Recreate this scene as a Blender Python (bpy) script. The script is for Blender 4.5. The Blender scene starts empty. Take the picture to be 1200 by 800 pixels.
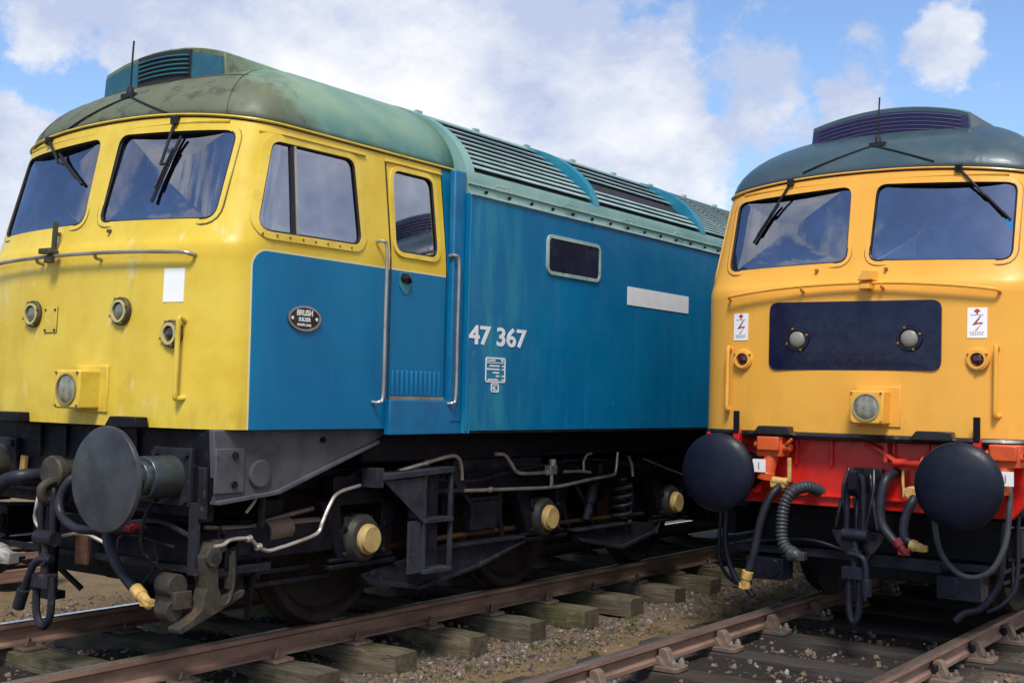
import bpy, bmesh, math, random
import numpy as np
from mathutils import Vector, Matrix
R = math.radians
random.seed(7); np.random.seed(7)
S = bpy.context.scene
COL = S.collection
# ------------------------------------------------------------------ camera
YAW, PITCH, ROLL, FPX = 0.6106, 0.0446, 0.0231, 1459.29
CAM = Vector((6.7347, -4.8233, 1.5681))
_F = Vector((-math.sin(YAW)*math.cos(PITCH), math.cos(YAW)*math.cos(PITCH), math.sin(PITCH)))
_R = Vector((math.cos(YAW), math.sin(YAW), 0)); _U = _R.cross(_F)
_R2 = _R*math.cos(ROLL)+_U*math.sin(ROLL); _U2 = _U*math.cos(ROLL)-_R*math.sin(ROLL)
cd = bpy.data.cameras.new('camera'); cam = bpy.data.objects.new('camera', cd); COL.objects.link(cam)
cd.sensor_fit = 'HORIZONTAL'; cd.sensor_width = 36; cd.lens = FPX/1200*36
cd.clip_start = .05; cd.clip_end = 3000
m = Matrix((_R2, _U2, -_F)).transposed().to_4x4(); m.translation = CAM
cam.matrix_world = m; S.camera = cam
# ------------------------------------------------------------------ light
SUNV = Vector((.34, -.60, 1.0)).normalized()
W = bpy.data.worlds.new('World'); S.world = W; W.use_nodes = True
SKY_STRENGTH, CLOUD_STRENGTH = .135, .84
def build_world():
    nt = W.node_tree; N = nt.nodes; Lk = nt.links
    for n in list(N): N.remove(n)
    out = N.new('ShaderNodeOutputWorld')
    sky = N.new('ShaderNodeTexSky'); sky.sky_type = 'NISHITA'; sky.sun_disc = False
    sky.sun_elevation = math.asin(SUNV.z); sky.sun_rotation = math.atan2(SUNV.x, SUNV.y)
    sky.air_density = 1.0; sky.dust_density = .6; sky.ozone_density = 2.2
    b1 = N.new('ShaderNodeBackground'); b1.inputs[1].default_value = SKY_STRENGTH
    tint = N.new('ShaderNodeMix'); tint.data_type = 'RGBA'; tint.blend_type = 'MULTIPLY'; tint.inputs[0].default_value = 1
    tint.inputs[7].default_value = (.88, .95, 1.06, 1)
    Lk.new(sky.outputs[0], tint.inputs[6]); Lk.new(tint.outputs[2], b1.inputs[0])
    tc = N.new('ShaderNodeTexCoord'); d = tc.outputs['Generated']
    def math_(op, a, b=None, c=None, clamp=False):
        n = N.new('ShaderNodeMath'); n.operation = op; n.use_clamp = clamp
        for i, v in enumerate((a, b, c)):
            if v is None: continue
            if hasattr(v, 'links'): Lk.new(v, n.inputs[i])
            else: n.inputs[i].default_value = v
        return n.outputs[0]
    def noise(scale, detail, rough, off=(0, 0, 0), sc=(1, 1, 1)):
        mp = N.new('ShaderNodeMapping'); mp.inputs['Location'].default_value = off; mp.inputs['Scale'].default_value = sc
        Lk.new(d, mp.inputs[0])
        n = N.new('ShaderNodeTexNoise'); n.inputs['Scale'].default_value = scale
        n.inputs['Detail'].default_value = detail; n.inputs['Roughness'].default_value = rough
        Lk.new(mp.outputs[0], n.inputs['Vector']); return n.outputs['Fac']
    fine = noise(8.5, 11, .62, (3, 1, 2), (1, 1, 1.4)); big = noise(2.3, 4, .5, (1.7, .3, 9.1), (1, 1, 1.7)); puff = noise(22, 9, .66)
    # cloud banks: (direction azimuth deg from +y to the left, elevation deg, radius deg, weight)
    def world_dir(px, py):
        return (_F + _R2*((px-600)/FPX) - _U2*((py-400)/FPX)).normalized()
    banks = [(450, 60, 190, 1.), (300, 30, 170, .9), (600, 120, 150, 1.), (730, 130, 95, 1.), (760, 220, 90, 1.), (165, 35, 85, .9), (55, 48, 55, .8),
             (8, 200, 80, 1.), (420, 180, 220, .9), (640, 230, 170, .9), (1112, 52, 46, .8), (1000, 45, 46, .5), (900, 35, 50, .45), (890, 110, 75, .7),
             (985, 122, 60, .6), (930, 160, 80, .6), (1190, 105, 45, .5), (60, 270, 110, 1.)]
    dn = N.new('ShaderNodeVectorMath'); dn.operation = 'NORMALIZE'; Lk.new(d, dn.inputs[0])
    acc = None
    for px, py, r, w in banks:
        v = world_dir(px, py)
        dp = N.new('ShaderNodeVectorMath'); dp.operation = 'DOT_PRODUCT'
        Lk.new(dn.outputs[0], dp.inputs[0]); dp.inputs[1].default_value = v
        k = 2*(FPX/r)**2
        g = math_('MULTIPLY', math_('POWER', 2.718, math_('MULTIPLY', math_('SUBTRACT', dp.outputs['Value'], 1), k*.55)), w)
        acc = g if acc is None else math_('MAXIMUM', acc, g)
    # weight: inside the photographed patch of sky the banks rule, elsewhere noise plus unseen clouds added for window reflections
    dpv = N.new('ShaderNodeVectorMath'); dpv.operation = 'DOT_PRODUCT'; Lk.new(dn.outputs[0], dpv.inputs[0]); dpv.inputs[1].default_value = world_dir(600, 150)
    mr = N.new('ShaderNodeMapRange'); mr.interpolation_type = 'SMOOTHSTEP'; mr.inputs[1].default_value = .80; mr.inputs[2].default_value = .90
    Lk.new(dpv.outputs['Value'], mr.inputs[0])
    sx = N.new('ShaderNodeSeparateXYZ'); Lk.new(dn.outputs[0], sx.inputs[0])
    general = math_('ADD', math_('ADD', math_('MULTIPLY', big, 2.2), -.72), math_('MULTIPLY', sx.outputs[1], .22))
    general = math_('ADD', general, math_('MULTIPLY', sx.outputs[0], .50))
    for dv, a_, b_, am in (((-.52, -.55, .58), .80, .96, .75), ((.0, -.66, .70), .86, .97, -.8), ((.78, .55, .36), .80, .97, .7)):  # out-of-view clouds and a clear gap, added to set what the windows mirror
        dq = N.new('ShaderNodeVectorMath'); dq.operation = 'DOT_PRODUCT'; Lk.new(dn.outputs[0], dq.inputs[0]); dq.inputs[1].default_value = Vector(dv).normalized()
        mq = N.new('ShaderNodeMapRange'); mq.interpolation_type = 'SMOOTHSTEP'; mq.inputs[1].default_value = a_; mq.inputs[2].default_value = b_; mq.inputs[4].default_value = am
        Lk.new(dq.outputs['Value'], mq.inputs[0]); general = math_('ADD', general, mq.outputs[0])
    mixv = N.new('ShaderNodeMix'); Lk.new(mr.outputs[0], mixv.inputs[0]); Lk.new(general, mixv.inputs[2]); Lk.new(acc, mixv.inputs[3])
    dens = math_('ADD', mixv.outputs[0], math_('MULTIPLY', math_('SUBTRACT', fine, .5), 1.35))
    dens = math_('ADD', dens, math_('MULTIPLY', math_('SUBTRACT', puff, .5), .55))
    mk = N.new('ShaderNodeMapRange'); mk.interpolation_type = 'SMOOTHSTEP'; mk.inputs[1].default_value = .43; mk.inputs[2].default_value = .63
    mk.inputs[4].default_value = .96
    Lk.new(dens, mk.inputs[0])
    shade = noise(4.6, 7, .62, (8, 2, 4), (1, 1, 1.6))
    cr = N.new('ShaderNodeValToRGB'); e = cr.color_ramp.elements
    e[0].position = .40; e[0].color = (.50, .57, .76, 1); e[1].position = .64; e[1].color = (1.0, .99, .97, 1)
    Lk.new(shade, cr.inputs[0])
    b2 = N.new('ShaderNodeBackground'); b2.inputs[1].default_value = CLOUD_STRENGTH; Lk.new(cr.outputs[0], b2.inputs[0])
    mx = N.new('ShaderNodeMixShader'); Lk.new(mk.outputs[0], mx.inputs[0]); Lk.new(b1.outputs[0], mx.inputs[1]); Lk.new(b2.outputs[0], mx.inputs[2])
    Lk.new(mx.outputs[0], out.inputs[0])
build_world()
sd = bpy.data.lights.new('sun', 'SUN'); sun = bpy.data.objects.new('sun', sd); COL.objects.link(sun)
sd.energy = 2.9; sd.angle = R(16); sd.color = (1, .95, .87)
sun.rotation_euler = SUNV.to_track_quat('Z', 'Y').to_euler()
S.view_settings.view_transform = 'Standard'; S.view_settings.look = 'None'
S.view_settings.exposure = 0.38; S.view_settings.gamma = 1
S.render.engine = 'CYCLES'
S.cycles.max_bounces = 8; S.cycles.transparent_max_bounces = 16

# ------------------------------------------------------------------ materials
def srgb(r, g, b):
    f = lambda v: v/12.92 if v <= .04045 else ((v+.055)/1.055)**2.4
    return tuple(f(c/255) for c in (r, g, b))
class NT:
    def __init__(s, name):
        s.m = bpy.data.materials.new(name); s.m.use_nodes = True; s.t = s.m.node_tree
        for n in list(s.t.nodes): s.t.nodes.remove(n)
        s.out = s.t.nodes.new('ShaderNodeOutputMaterial')
        tc = s.t.nodes.new('ShaderNodeTexCoord'); s.obj = tc.outputs['Object']
    def n(s, k): return s.t.nodes.new(k)
    def l(s, a, b):
        if hasattr(a, 'links'): s.t.links.new(a, b)
        elif isinstance(a, (tuple, list)) and len(a) == 3 and b.type == 'RGBA': b.default_value = (*a, 1)
        else: b.default_value = a
    def math(s, op, a, b=None, clamp=False):
        n = s.n('ShaderNodeMath'); n.operation = op; n.use_clamp = clamp
        s.l(a, n.inputs[0])
        if b is not None: s.l(b, n.inputs[1])
        return n.outputs[0]
    def xyz(s):
        n = s.n('ShaderNodeSeparateXYZ'); s.l(s.obj, n.inputs[0]); return n.outputs
    def noise(s, scale, detail=5, rough=.55, stretch=(1, 1, 1), off=(0, 0, 0)):
        mp = s.n('ShaderNodeMapping'); mp.inputs['Scale'].default_value = stretch; mp.inputs['Location'].default_value = off
        s.l(s.obj, mp.inputs[0])
        n = s.n('ShaderNodeTexNoise'); n.inputs['Scale'].default_value = scale; n.inputs['Detail'].default_value = detail
        n.inputs['Roughness'].default_value = rough; s.l(mp.outputs[0], n.inputs['Vector']); return n.outputs['Fac']
    def step(s, v, a, b, lo=0., hi=1.):
        n = s.n('ShaderNodeMapRange'); n.interpolation_type = 'SMOOTHSTEP'; s.l(v, n.inputs[0])
        n.inputs[1].default_value = a; n.inputs[2].default_value = b; n.inputs[3].default_value = lo; n.inputs[4].default_value = hi
        return n.outputs[0]
    def mix(s, f, a, b, mode='MIX'):
        n = s.n('ShaderNodeMix'); n.data_type = 'RGBA'; n.blend_type = mode
        s.l(f, n.inputs[0]); s.l(a, n.inputs[6]); s.l(b, n.inputs[7]); return n.outputs[2]
    def bump(s, h, strength=.2, dist=.01):
        n = s.n('ShaderNodeBump'); n.inputs['Strength'].default_value = strength; n.inputs['Distance'].default_value = dist
        s.l(h, n.inputs['Height']); return n.outputs[0]
    def done(s, col, rough=.5, metal=0., normal=None, spec=.5, coat=0.):
        p = s.n('ShaderNodeBsdfPrincipled'); s.l(col, p.inputs['Base Color']); s.l(rough, p.inputs['Roughness']); s.l(metal, p.inputs['Metallic'])
        p.inputs['Specular IOR Level'].default_value = spec
        if coat: p.inputs['Coat Weight'].default_value = coat; p.inputs['Coat Roughness'].default_value = .08
        if normal is not None: s.l(normal, p.inputs['Normal'])
        s.l(p.outputs[0], s.out.inputs[0]); return s.m
def worn(name, c1, c2=None, rough=.5, metal=0., scale=6, lo=.38, hi=.66, bump=.12, bscale=60, stretch=(1, 1, 1), c3=None, c3s=14, c3a=.60, c3b=.68, coat=0., spec=.5, bd=.004):
    t = NT(name)
    c2 = c2 or tuple(v*.7 for v in c1)
    c = t.mix(t.step(t.noise(scale, 6, .6, stretch), lo, hi), c1, c2)
    if c3: c = t.mix(t.step(t.noise(c3s, 6, .65, (1, 1, 1), (4, 7, 2)), c3a, c3b), c, c3)
    r = t.step(t.noise(scale*2.3, 4, .6), .3, .7, max(.05, rough-.1), min(1, rough+.12))
    return t.done(c, r, metal, t.bump(t.noise(bscale, 4, .6), bump, bd) if bump else None, spec, coat)

def cab_paint(name, yel, yel2, side, side2, scuff, streak, rough=.32, coat=.15):
    t = NT(name); x, y, z = t.xyz()
    r, y0, z0 = .10, .30, 2.405
    a = t.math('MAXIMUM', t.math('SUBTRACT', r+y0, y), 0.); b = t.math('MAXIMUM', t.math('SUBTRACT', z, z0-r), 0.)
    dd = t.math('SQRT', t.math('ADD', t.math('MULTIPLY', a, a), t.math('MULTIPLY', b, b)))
    mask = t.math('LESS_THAN', dd, r)
    edge = t.math('LESS_THAN', dd, r+.012)
    far = t.math('GREATER_THAN', y, 2.14)
    mask = t.math('MAXIMUM', mask, far)
    n1 = t.step(t.noise(2.2, 6, .6), .35, .68)
    st = t.step(t.noise(9, 5, .6, (1, 1, .10)), .50, .72)
    yc = t.mix(n1, yel, yel2)
    yc = t.mix(t.math('MULTIPLY', st, streak), yc, tuple(v*.72 for v in yel2))
    sc = t.step(t.noise(5.5, 7, .62, (1, 1, .45), (2, 5, 1)), .60, .74, 0, scuff)
    yc = t.mix(sc, yc, (.74, .66, .40))
    grime = t.math('MULTIPLY', t.step(z, 1.62, 1.34), t.step(t.noise(11, 6, .65, (1, 1, .6)), .38, .66, 0, .55*streak*2))
    yc = t.mix(grime, yc, (.16, .13, .05))
    yc = t.mix(t.math('MULTIPLY', edge, .7), yc, (.68, .64, .40))
    n2 = t.step(t.noise(1.6, 6, .6, (1, 1, .5), (7, 0, 0)), .36, .66)
    bc = t.mix(n2, side, side2)
    s2 = t.step(t.noise(12, 6, .62, (1, 1, .09), (1, 3, 0)), .52, .75, 0, streak)
    bc = t.mix(s2, bc, tuple(min(1, v*1.35+.02) for v in side2))
    c = t.mix(mask, yc, bc)
    rg = t.step(t.noise(3.5, 5, .6), .3, .7, rough-.07, rough+.14)
    nb = t.bump(t.noise(2.4, 3, .5), .06, .05)
    return t.done(c, rg, 0, nb, .3, coat)
def body_paint(name, side, side2, roof, roof2, streak, rough=.34):
    t = NT(name); x, y, z = t.xyz()
    bc = t.mix(t.step(t.noise(.9, 6, .6, (1, 1, .6), (3, 0, 0)), .36, .66), side, side2)
    bc = t.mix(t.step(t.noise(9, 6, .62, (1, 1, .07)), .50, .76, 0, streak), bc, tuple(min(1, v*1.3+.015) for v in side2))
    # rubbed, paler paint next to the cab end of the body
    pale = t.math('MULTIPLY', t.step(y, 3.6, 2.3), t.step(t.noise(5, 6, .6, (1, 1, .25), (0, 4, 0)), .38, .68, 0, .8*streak*2))
    bc = t.mix(pale, bc, (.03, .27, .34))
    chip = t.step(t.noise(46, 3, .5, (1, 1, .6)), .735, .76)
    bc = t.mix(t.math('MULTIPLY', chip, streak), bc, (.35, .5, .5))
    rc = t.mix(t.step(t.noise(3, 6, .62, (1, .5, 1)), .36, .66), roof, roof2)
    c = t.mix(t.math('GREATER_THAN', z, 3.03), bc, rc)
    rg = t.step(t.noise(3.5, 5, .6), .3, .7, rough-.06, rough+.14)
    return t.done(c, rg, 0, t.bump(t.noise(1.5, 4, .5), .22, .06), .32, 0)
def roof_mat(name, c1, c2, edge_col, stain=0., rough=.5):
    t = NT(name); x, y, z = t.xyz()
    c = t.mix(t.step(t.noise(2.1, 6, .62), .34, .68), c1, c2)
    c = t.mix(t.math('MULTIPLY', t.step(z, 3.50, 3.22), t.step(t.noise(4, 5, .6), .3, .6, .3, 1)), c, edge_col)
    if stain:
        n = t.noise(3.2, 7, .68, (1, 1, .6), (5, 2, 1))
        f = t.math('ADD', t.math('MULTIPLY', t.math('SUBTRACT', 1.02, y), 1.3), t.math('MULTIPLY', t.math('SUBTRACT', n, .5), 1.7))
        c = t.mix(t.step(f, .10, .62, 0, stain), c, (.105, .092, .036))
        c = t.mix(t.math('MULTIPLY', t.step(f, .1, .6), t.step(t.noise(8, 6, .7), .5, .66, 0, .7)), c, (.045, .038, .022))
        c = t.mix(t.step(t.noise(13, 7, .7, (1, 1, .6)), .63, .72, 0, .45), c, (.05, .06, .04))
    return t.done(c, t.step(t.noise(5, 5), .3, .7, rough-.1, rough+.15), 0, t.bump(t.noise(3, 4, .6), .12, .05), .5, .1 if not stain else 0)
def glass_mat(name, tint=(.80, .86, .88), rough=.01, refl=1.55):
    t = NT(name)
    tr = t.n('ShaderNodeBsdfTransparent'); tr.inputs[0].default_value = (*tint, 1)
    gl = t.n('ShaderNodeBsdfGlossy'); gl.inputs['Roughness'].default_value = rough; gl.inputs[0].default_value = (.80, .85, 1, 1)
    nb = t.bump(t.noise(1.1, 2, .5), .02, .03); t.l(nb, gl.inputs['Normal'])
    fr = t.n('ShaderNodeFresnel'); fr.inputs['IOR'].default_value = refl
    f = t.step(t.noise(4, 5, .6), .35, .75, 1.0, 1.25)
    mx = t.n('ShaderNodeMixShader'); t.l(t.math('MULTIPLY', fr.outputs[0], f, True), mx.inputs[0]); t.l(tr.outputs[0], mx.inputs[1]); t.l(gl.outputs[0], mx.inputs[2])
    t.l(mx.outputs[0], t.out.inputs[0]); return t.m
K = {}
K['cabL'] = cab_paint('faded_yellow_and_blue_paint', (.725, .53, .066), (.64, .435, .034), (.0, .165, .335), (.0, .13, .295), .65, .22, .34, 0)
K['cabR'] = cab_paint('fresh_yellow_paint', (.82, .405, .060), (.78, .375, .048), (.012, .055, .03), (.01, .045, .026), .05, .13, .34, 0)
K['bodyL'] = body_paint('faded_blue_paint', (.0, .160, .330), (.0, .122, .28), (.22, .37, .33), (.14, .29, .27), .48)
K['bodyR'] = body_paint('dark_green_paint', (.012, .055, .03), (.01, .045, .026), (.05, .075, .085), (.04, .06, .075), .05, .28)
K['roofL'] = roof_mat('weathered_green_roof_paint', (.22, .32, .205), (.145, .255, .195), (.065, .18, .165), .78)
K['roofR'] = roof_mat('dark_slate_roof_paint', (.050, .085, .095), (.038, .066, .078), (.032, .062, .080), 0., .34)
K['ventL'] = worn('teal_vent_paint', (.012, .085, .13), (.02, .12, .16), .45)
K['ventR'] = worn('navy_vent_paint', (.012, .012, .075), (.02, .02, .09), .4)
K['yelL'] = worn('yellow_trim_paint', (.71, .515, .066), (.60, .41, .036), .4, c3=(.2, .13, .03), c3a=.64, c3b=.74)
K['yelR'] = worn('bright_yellow_trim_paint', (.82, .405, .06), (.78, .375, .048), .3, bump=.03)
K['blueL'] = worn('blue_door_paint', (.002, .148, .32), (.002, .118, .28), .36, bump=.03)
K['ribL'] = worn('teal_rib_paint', (.008, .17, .27), (.03, .22, .28), .42, scale=3, bump=.05)
K['slatL'] = worn('grey_green_slat_paint', (.34, .46, .43), (.22, .34, .32), .5, scale=3, bump=.06, c3=(.1, .13, .12), c3a=.60, c3b=.72)
K['slatR'] = worn('dark_slat_paint', (.06, .085, .09), (.05, .07, .08), .4)
K['under'] = worn('grimy_black_underframe', (.005, .005, .010), (.010, .0095, .013), .5, scale=7, c3=(.028, .020, .015), c3a=.60, c3b=.72, bump=.25, bscale=45, spec=0.16)
K['underR'] = worn('black_underframe_paint', (.006, .006, .011), (.010, .010, .016), .4, scale=7, bump=.12, spec=0.2)
K['grey'] = worn('grimy_grey_steel', (.022, .022, .030), (.012, .012, .018), .5, scale=5, c3=(.09, .06, .035), c3a=.58, c3b=.70, bump=.25, bscale=35, spec=0.2)
K['olive'] = worn('oily_olive_steel', (.058, .052, .038), (.032, .03, .028), .5, scale=9, c3=(.10, .055, .025), c3a=.56, c3b=.66, bump=.3, bscale=40, spec=0.25)
K['plateG'] = worn('dusty_grey_paint', (.088, .088, .100), (.055, .055, .064), .5, scale=4, c3=(.06, .055, .05), c3a=.58, c3b=.68, bump=.15, spec=0.28)
K['rust'] = worn('rusty_brown_steel', (.12, .055, .03), (.07, .038, .026), .75, scale=14, bump=.4, bscale=70, spec=0.2)
K['railrust'] = worn('rail_rust', (.25, .150, .105), (.155, .092, .066), .7, scale=9, c3=(.26, .19, .14), c3s=30, c3a=.58, c3b=.70, bump=.35, bscale=90, stretch=(1, .25, 1))
K['railhead'] = worn('worn_rail_top', (.36, .27, .22), (.24, .16, .12), .36, .75, scale=12, stretch=(1, .08, 1), bump=.1)
K['railbright'] = worn('polished_rail_top', (.62, .60, .58), (.5, .47, .45), .2, .95, scale=12, stretch=(1, .06, 1), bump=.05)
K['chair'] = worn('chair_casting', (.17, .115, .08), (.11, .075, .055), .75, scale=16, bump=.45, bscale=60)
K['bolt'] = worn('oily_bolt', (.34, .31, .27), (.16, .13, .11), .5, .4)
K['rubber'] = worn('black_rubber', (.014, .014, .017), (.022, .022, .026), .5, bump=.05, spec=0.25)
K['hose'] = worn('rubber_hose', (.014, .014, .022), (.024, .025, .034), .42, bump=.08, spec=0.25)
K['hoseg'] = worn('grey_rubber_hose', (.045, .050, .056), (.028, .032, .037), .45, bump=.08, spec=0.25)
K['chrome'] = worn('stainless_rail', (.44, .41, .36), (.32, .29, .25), .36, .7, bump=0)
K['pipe'] = worn('dull_pipe', (.46, .42, .37), (.30, .26, .22), .4, .5, c3=(.12, .09, .06), c3a=.60, c3b=.72, bump=.1)
K['brass'] = worn('cream_axle_cover', (.46, .33, .13), (.34, .23, .085), .5, scale=12, c3=(.16, .10, .04), c3a=.62, c3b=.74)
K['gold'] = worn('yellow_hose_cock', (.58, .37, .11), (.40, .23, .06), .45, scale=18, bump=.2)
K['red'] = worn('red_beam_paint', (.66, .018, .010), (.56, .014, .009), .32, bump=.05)
K['orange'] = worn('orange_socket_paint', (.68, .11, .022), (.58, .08, .02), .38, bump=.05)
K['white'] = worn('white_paint', (.78, .79, .80), (.70, .72, .74), .45, bump=0)
K['sign'] = worn('white_label', (.88, .88, .87), (.82, .82, .82), .4, bump=0)
K['signred'] = worn('red_print', (.42, .05, .05), None, .4, bump=0)
K['signgrey'] = worn('grey_print', (.36, .34, .36), None, .4, bump=0)
K['black'] = worn('gloss_black_paint', (.008, .008, .012), (.012, .012, .016), .25, bump=.02)
K['navy'] = worn('navy_panel_paint', (.005, .005, .026), (.008, .008, .034), .2, bump=.03, bscale=8, spec=.35)
K['dark'] = worn('dark_interior', (.012, .012, .016), (.02, .02, .024), .8, bump=0)
K['inner'] = worn('grey_cab_lining', (.030, .030, .034), (.022, .022, .026), .7, bump=0)
K['seat'] = worn('brown_seat', (.05, .03, .022), None, .7)
K['lensg'] = worn('dull_marker_lens', (.16, .16, .13), (.10, .10, .09), .18, bump=0, coat=.6)
K['lensp'] = worn('frosted_marker_lens', (.25, .235, .20), (.19, .18, .15), .35, bump=0, coat=.15)
K['lensr'] = worn('dark_red_lens', (.045, .004, .008), (.03, .003, .006), .08, bump=0, coat=.8)
K['lensk'] = worn('dark_lens', (.02, .012, .014), None, .08, bump=0, coat=.8)
K['lensh'] = worn('headlight_glass', (.30, .29, .22), (.15, .145, .11), .3, .1, scale=18, bump=.2, bscale=30, coat=.25)
K['reflector'] = worn('silver_ring', (.55, .55, .55), None, .3, .8)
K['buffer'] = worn('greasy_buffer_face', (.07, .074, .084), (.042, .046, .055), .42, .35, scale=4, c3=(.03, .028, .03), c3s=5, c3a=.46, c3b=.76, bump=.2, bscale=25, spec=0.3)
K['bufferR'] = worn('black_buffer_paint', (.004, .006, .016), (.008, .010, .022), .45, scale=4, bump=.05, spec=0.25)
K['glass'] = glass_mat('window_glass', (.58, .63, .68), .01, 3.1)
K['glassd'] = worn('bodyside_glass', (.010, .010, .026), (.016, .016, .04), .12, bump=.02, spec=.25)
K['glassS'] = glass_mat('cab_side_glass', (.42, .47, .52), .03, 4.2)
K['paper'] = worn('white_paper', (.90, .91, .92), (.66, .68, .72), .7, bump=0)
K['cyan'] = worn('blue_sticker', (.02, .25, .55), None, .4, bump=0)
K['timber'] = worn('stacked_timber', (.30, .17, .11), (.20, .11, .08), .85, scale=6, stretch=(6, .5, 6), bump=.3)
K['timberp'] = worn('pale_stacked_timber', (.44, .34, .27), (.3, .2, .16), .85, scale=6, stretch=(6, .5, 6), bump=.3)

# ------------------------------------------------------------------ mesh builder
def link(o, parent=None):
    COL.objects.link(o)
    if parent is not None: o.parent = parent
    return o
def tag(o, label=None, cat=None, group=None, kind=None):
    if label: o['label'] = label
    if cat: o['category'] = cat
    if group: o['group'] = group
    if kind: o['kind'] = kind
    return o
def empty(name, loc=(0, 0, 0), rz=0.):
    o = bpy.data.objects.new(name, None); o.location = loc; o.rotation_euler = (0, 0, rz); o.empty_display_size = .3
    return link(o)
def catmull(pts, n=6):
    P = [Vector(p) for p in pts]
    if len(P) < 3: return P
    out = []
    for i in range(len(P)-1):
        a = P[i-1] if i else P[0]*2-P[1]; b = P[i]; c = P[i+1]; d = P[i+2] if i+2 < len(P) else P[-1]*2-P[-2]
        for k in range(n):
            t = k/n
            out.append(.5*((2*b)+(c-a)*t+(2*a-5*b+4*c-d)*t*t+(3*b-a-3*c+d)*t**3))
    out.append(P[-1]); return out
SPLIT = {'guide_bolt', 'number_lettering', 'pipe_valve', 'brake_block', 'gutter_clip', 'panel_catch', 'frame_screw', 'louvre_slat', 'roof_lug', 'lamp_screw', 'headlight_bolt', 'plate_screw', 'plate_bolt', 'buffer_bolt', 'panel_rivet',
         'beam_stiffener', 'guard_bracket', 'step_slot', 'vent_louvre', 'door_gap', 'rain_strip', 'chair_bolt', 'rail_clip', 'body_gutter', 'aerial_lead', 'coupling_link'}
class MB:
    def islands(s, name, mat, parent, smooth, bevel):
        bmesh.ops.remove_doubles(s.bm, verts=s.bm.verts[:], dist=1e-5); seen = set(); out = []
        s.bm.verts.ensure_lookup_table()
        for v in s.bm.verts:
            if v.index in seen: continue
            st = [v]; comp = []; seen.add(v.index)
            while st:
                a = st.pop(); comp.append(a)
                for e in a.link_edges:
                    b = e.other_vert(a)
                    if b.index not in seen: seen.add(b.index); st.append(b)
            ids = {a.index: i for i, a in enumerate(comp)}; m2 = MB(); nv = [m2.bm.verts.new(a.co) for a in comp]
            for f in {f for a in comp for f in a.link_faces}: m2.bm.faces.new([nv[ids[w.index]] for w in f.verts])
            global SPLIT
            sv = SPLIT; SPLIT = set(); out.append(m2.build(name, mat, parent, smooth, bevel)); SPLIT = sv
        s.bm.free(); return out[0]
    def __init__(s): s.bm = bmesh.new()
    def face(s, pts, mi=0):
        vs = [s.bm.verts.new(p) for p in pts]; f = s.bm.faces.new(vs); f.material_index = mi; return s
    def box(s, c, d, rot=None, mi=0):
        c = Vector(c); h = Vector(d)/2; vs = []
        for sx in (-1, 1):
            for sy in (-1, 1):
                for sz in (-1, 1):
                    v = Vector((sx*h.x, sy*h.y, sz*h.z))
                    if rot is not None: v = rot @ v
                    vs.append(s.bm.verts.new(c+v))
        for q in ((0, 1, 3, 2), (4, 6, 7, 5), (0, 4, 5, 1), (2, 3, 7, 6), (0, 2, 6, 4), (1, 5, 7, 3)):
            f = s.bm.faces.new([vs[i] for i in q]); f.material_index = mi
        return s
    def loft(s, rings, closed=True, cap=True, mi=0):
        V = [[s.bm.verts.new(p) for p in r] for r in rings]; n = len(V[0])
        for a, b in zip(V, V[1:]):
            for i in range(n if closed else n-1):
                j = (i+1) % n
                f = s.bm.faces.new((a[i], a[j], b[j], b[i])); f.material_index = mi
        if cap and closed:
            s.bm.faces.new(V[0][::-1]).material_index = mi; s.bm.faces.new(V[-1]).material_index = mi
        return s
    def tube(s, pts, r, n=8, sm=6, ribs=0, mi=0, cap=True):
        P = catmull(pts, sm) if sm else [Vector(p) for p in pts]
        if ribs:
            Q = []
            L_ = sum((b-a).length for a, b in zip(P, P[1:])); 
            m_ = ribs*4; cum = [0]
            for a, b in zip(P, P[1:]): cum.append(cum[-1]+(b-a).length)
            for k in range(m_+1):
                t = L_*k/m_; i = max(0, min(len(P)-2, next((j for j in range(len(cum)-1) if cum[j+1] >= t), len(P)-2)))
                u = (t-cum[i])/max(1e-9, cum[i+1]-cum[i]); Q.append(P[i].lerp(P[i+1], u))
            P = Q
        rings = []; up = None
        for i, p in enumerate(P):
            d = (P[min(i+1, len(P)-1)]-P[max(i-1, 0)]).normalized()
            if up is None: up = d.orthogonal().normalized()
            up = (up-d*up.dot(d)).normalized(); sd_ = d.cross(up)
            rr = r(i/(len(P)-1)) if callable(r) else r
            if ribs: rr *= 1.0 if i % 4 in (0, 1) else .82
            rings.append([p+(up*math.cos(2*math.pi*k/n)+sd_*math.sin(2*math.pi*k/n))*rr for k in range(n)])
        return s.loft(rings, True, cap, mi)
    def cyl(s, a, b, r, r2=None, n=20, mi=0):
        a, b = Vector(a), Vector(b); d = (b-a).normalized(); u = d.orthogonal().normalized(); w = d.cross(u); r2 = r if r2 is None else r2
        ring = lambda p, q: [p+(u*math.cos(2*math.pi*k/n)+w*math.sin(2*math.pi*k/n))*q for k in range(n)]
        return s.loft([ring(a, r), ring(b, r2)], True, True, mi)
    def lathe(s, prof, o, axis, n=32, mi=0, sy=1.):
        o = Vector(o); d = Vector(axis).normalized()
        u = Vector((0, 0, 1)) if abs(d.z) < .9 else Vector((1, 0, 0)); u = (u-d*u.dot(d)).normalized(); w = d.cross(u)
        return s.loft([[o+d*h+(u*math.cos(2*math.pi*k/n)*sy+w*math.sin(2*math.pi*k/n))*max(r, 1e-4) for k in range(n)] for r, h in prof], True, True, mi)
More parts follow.
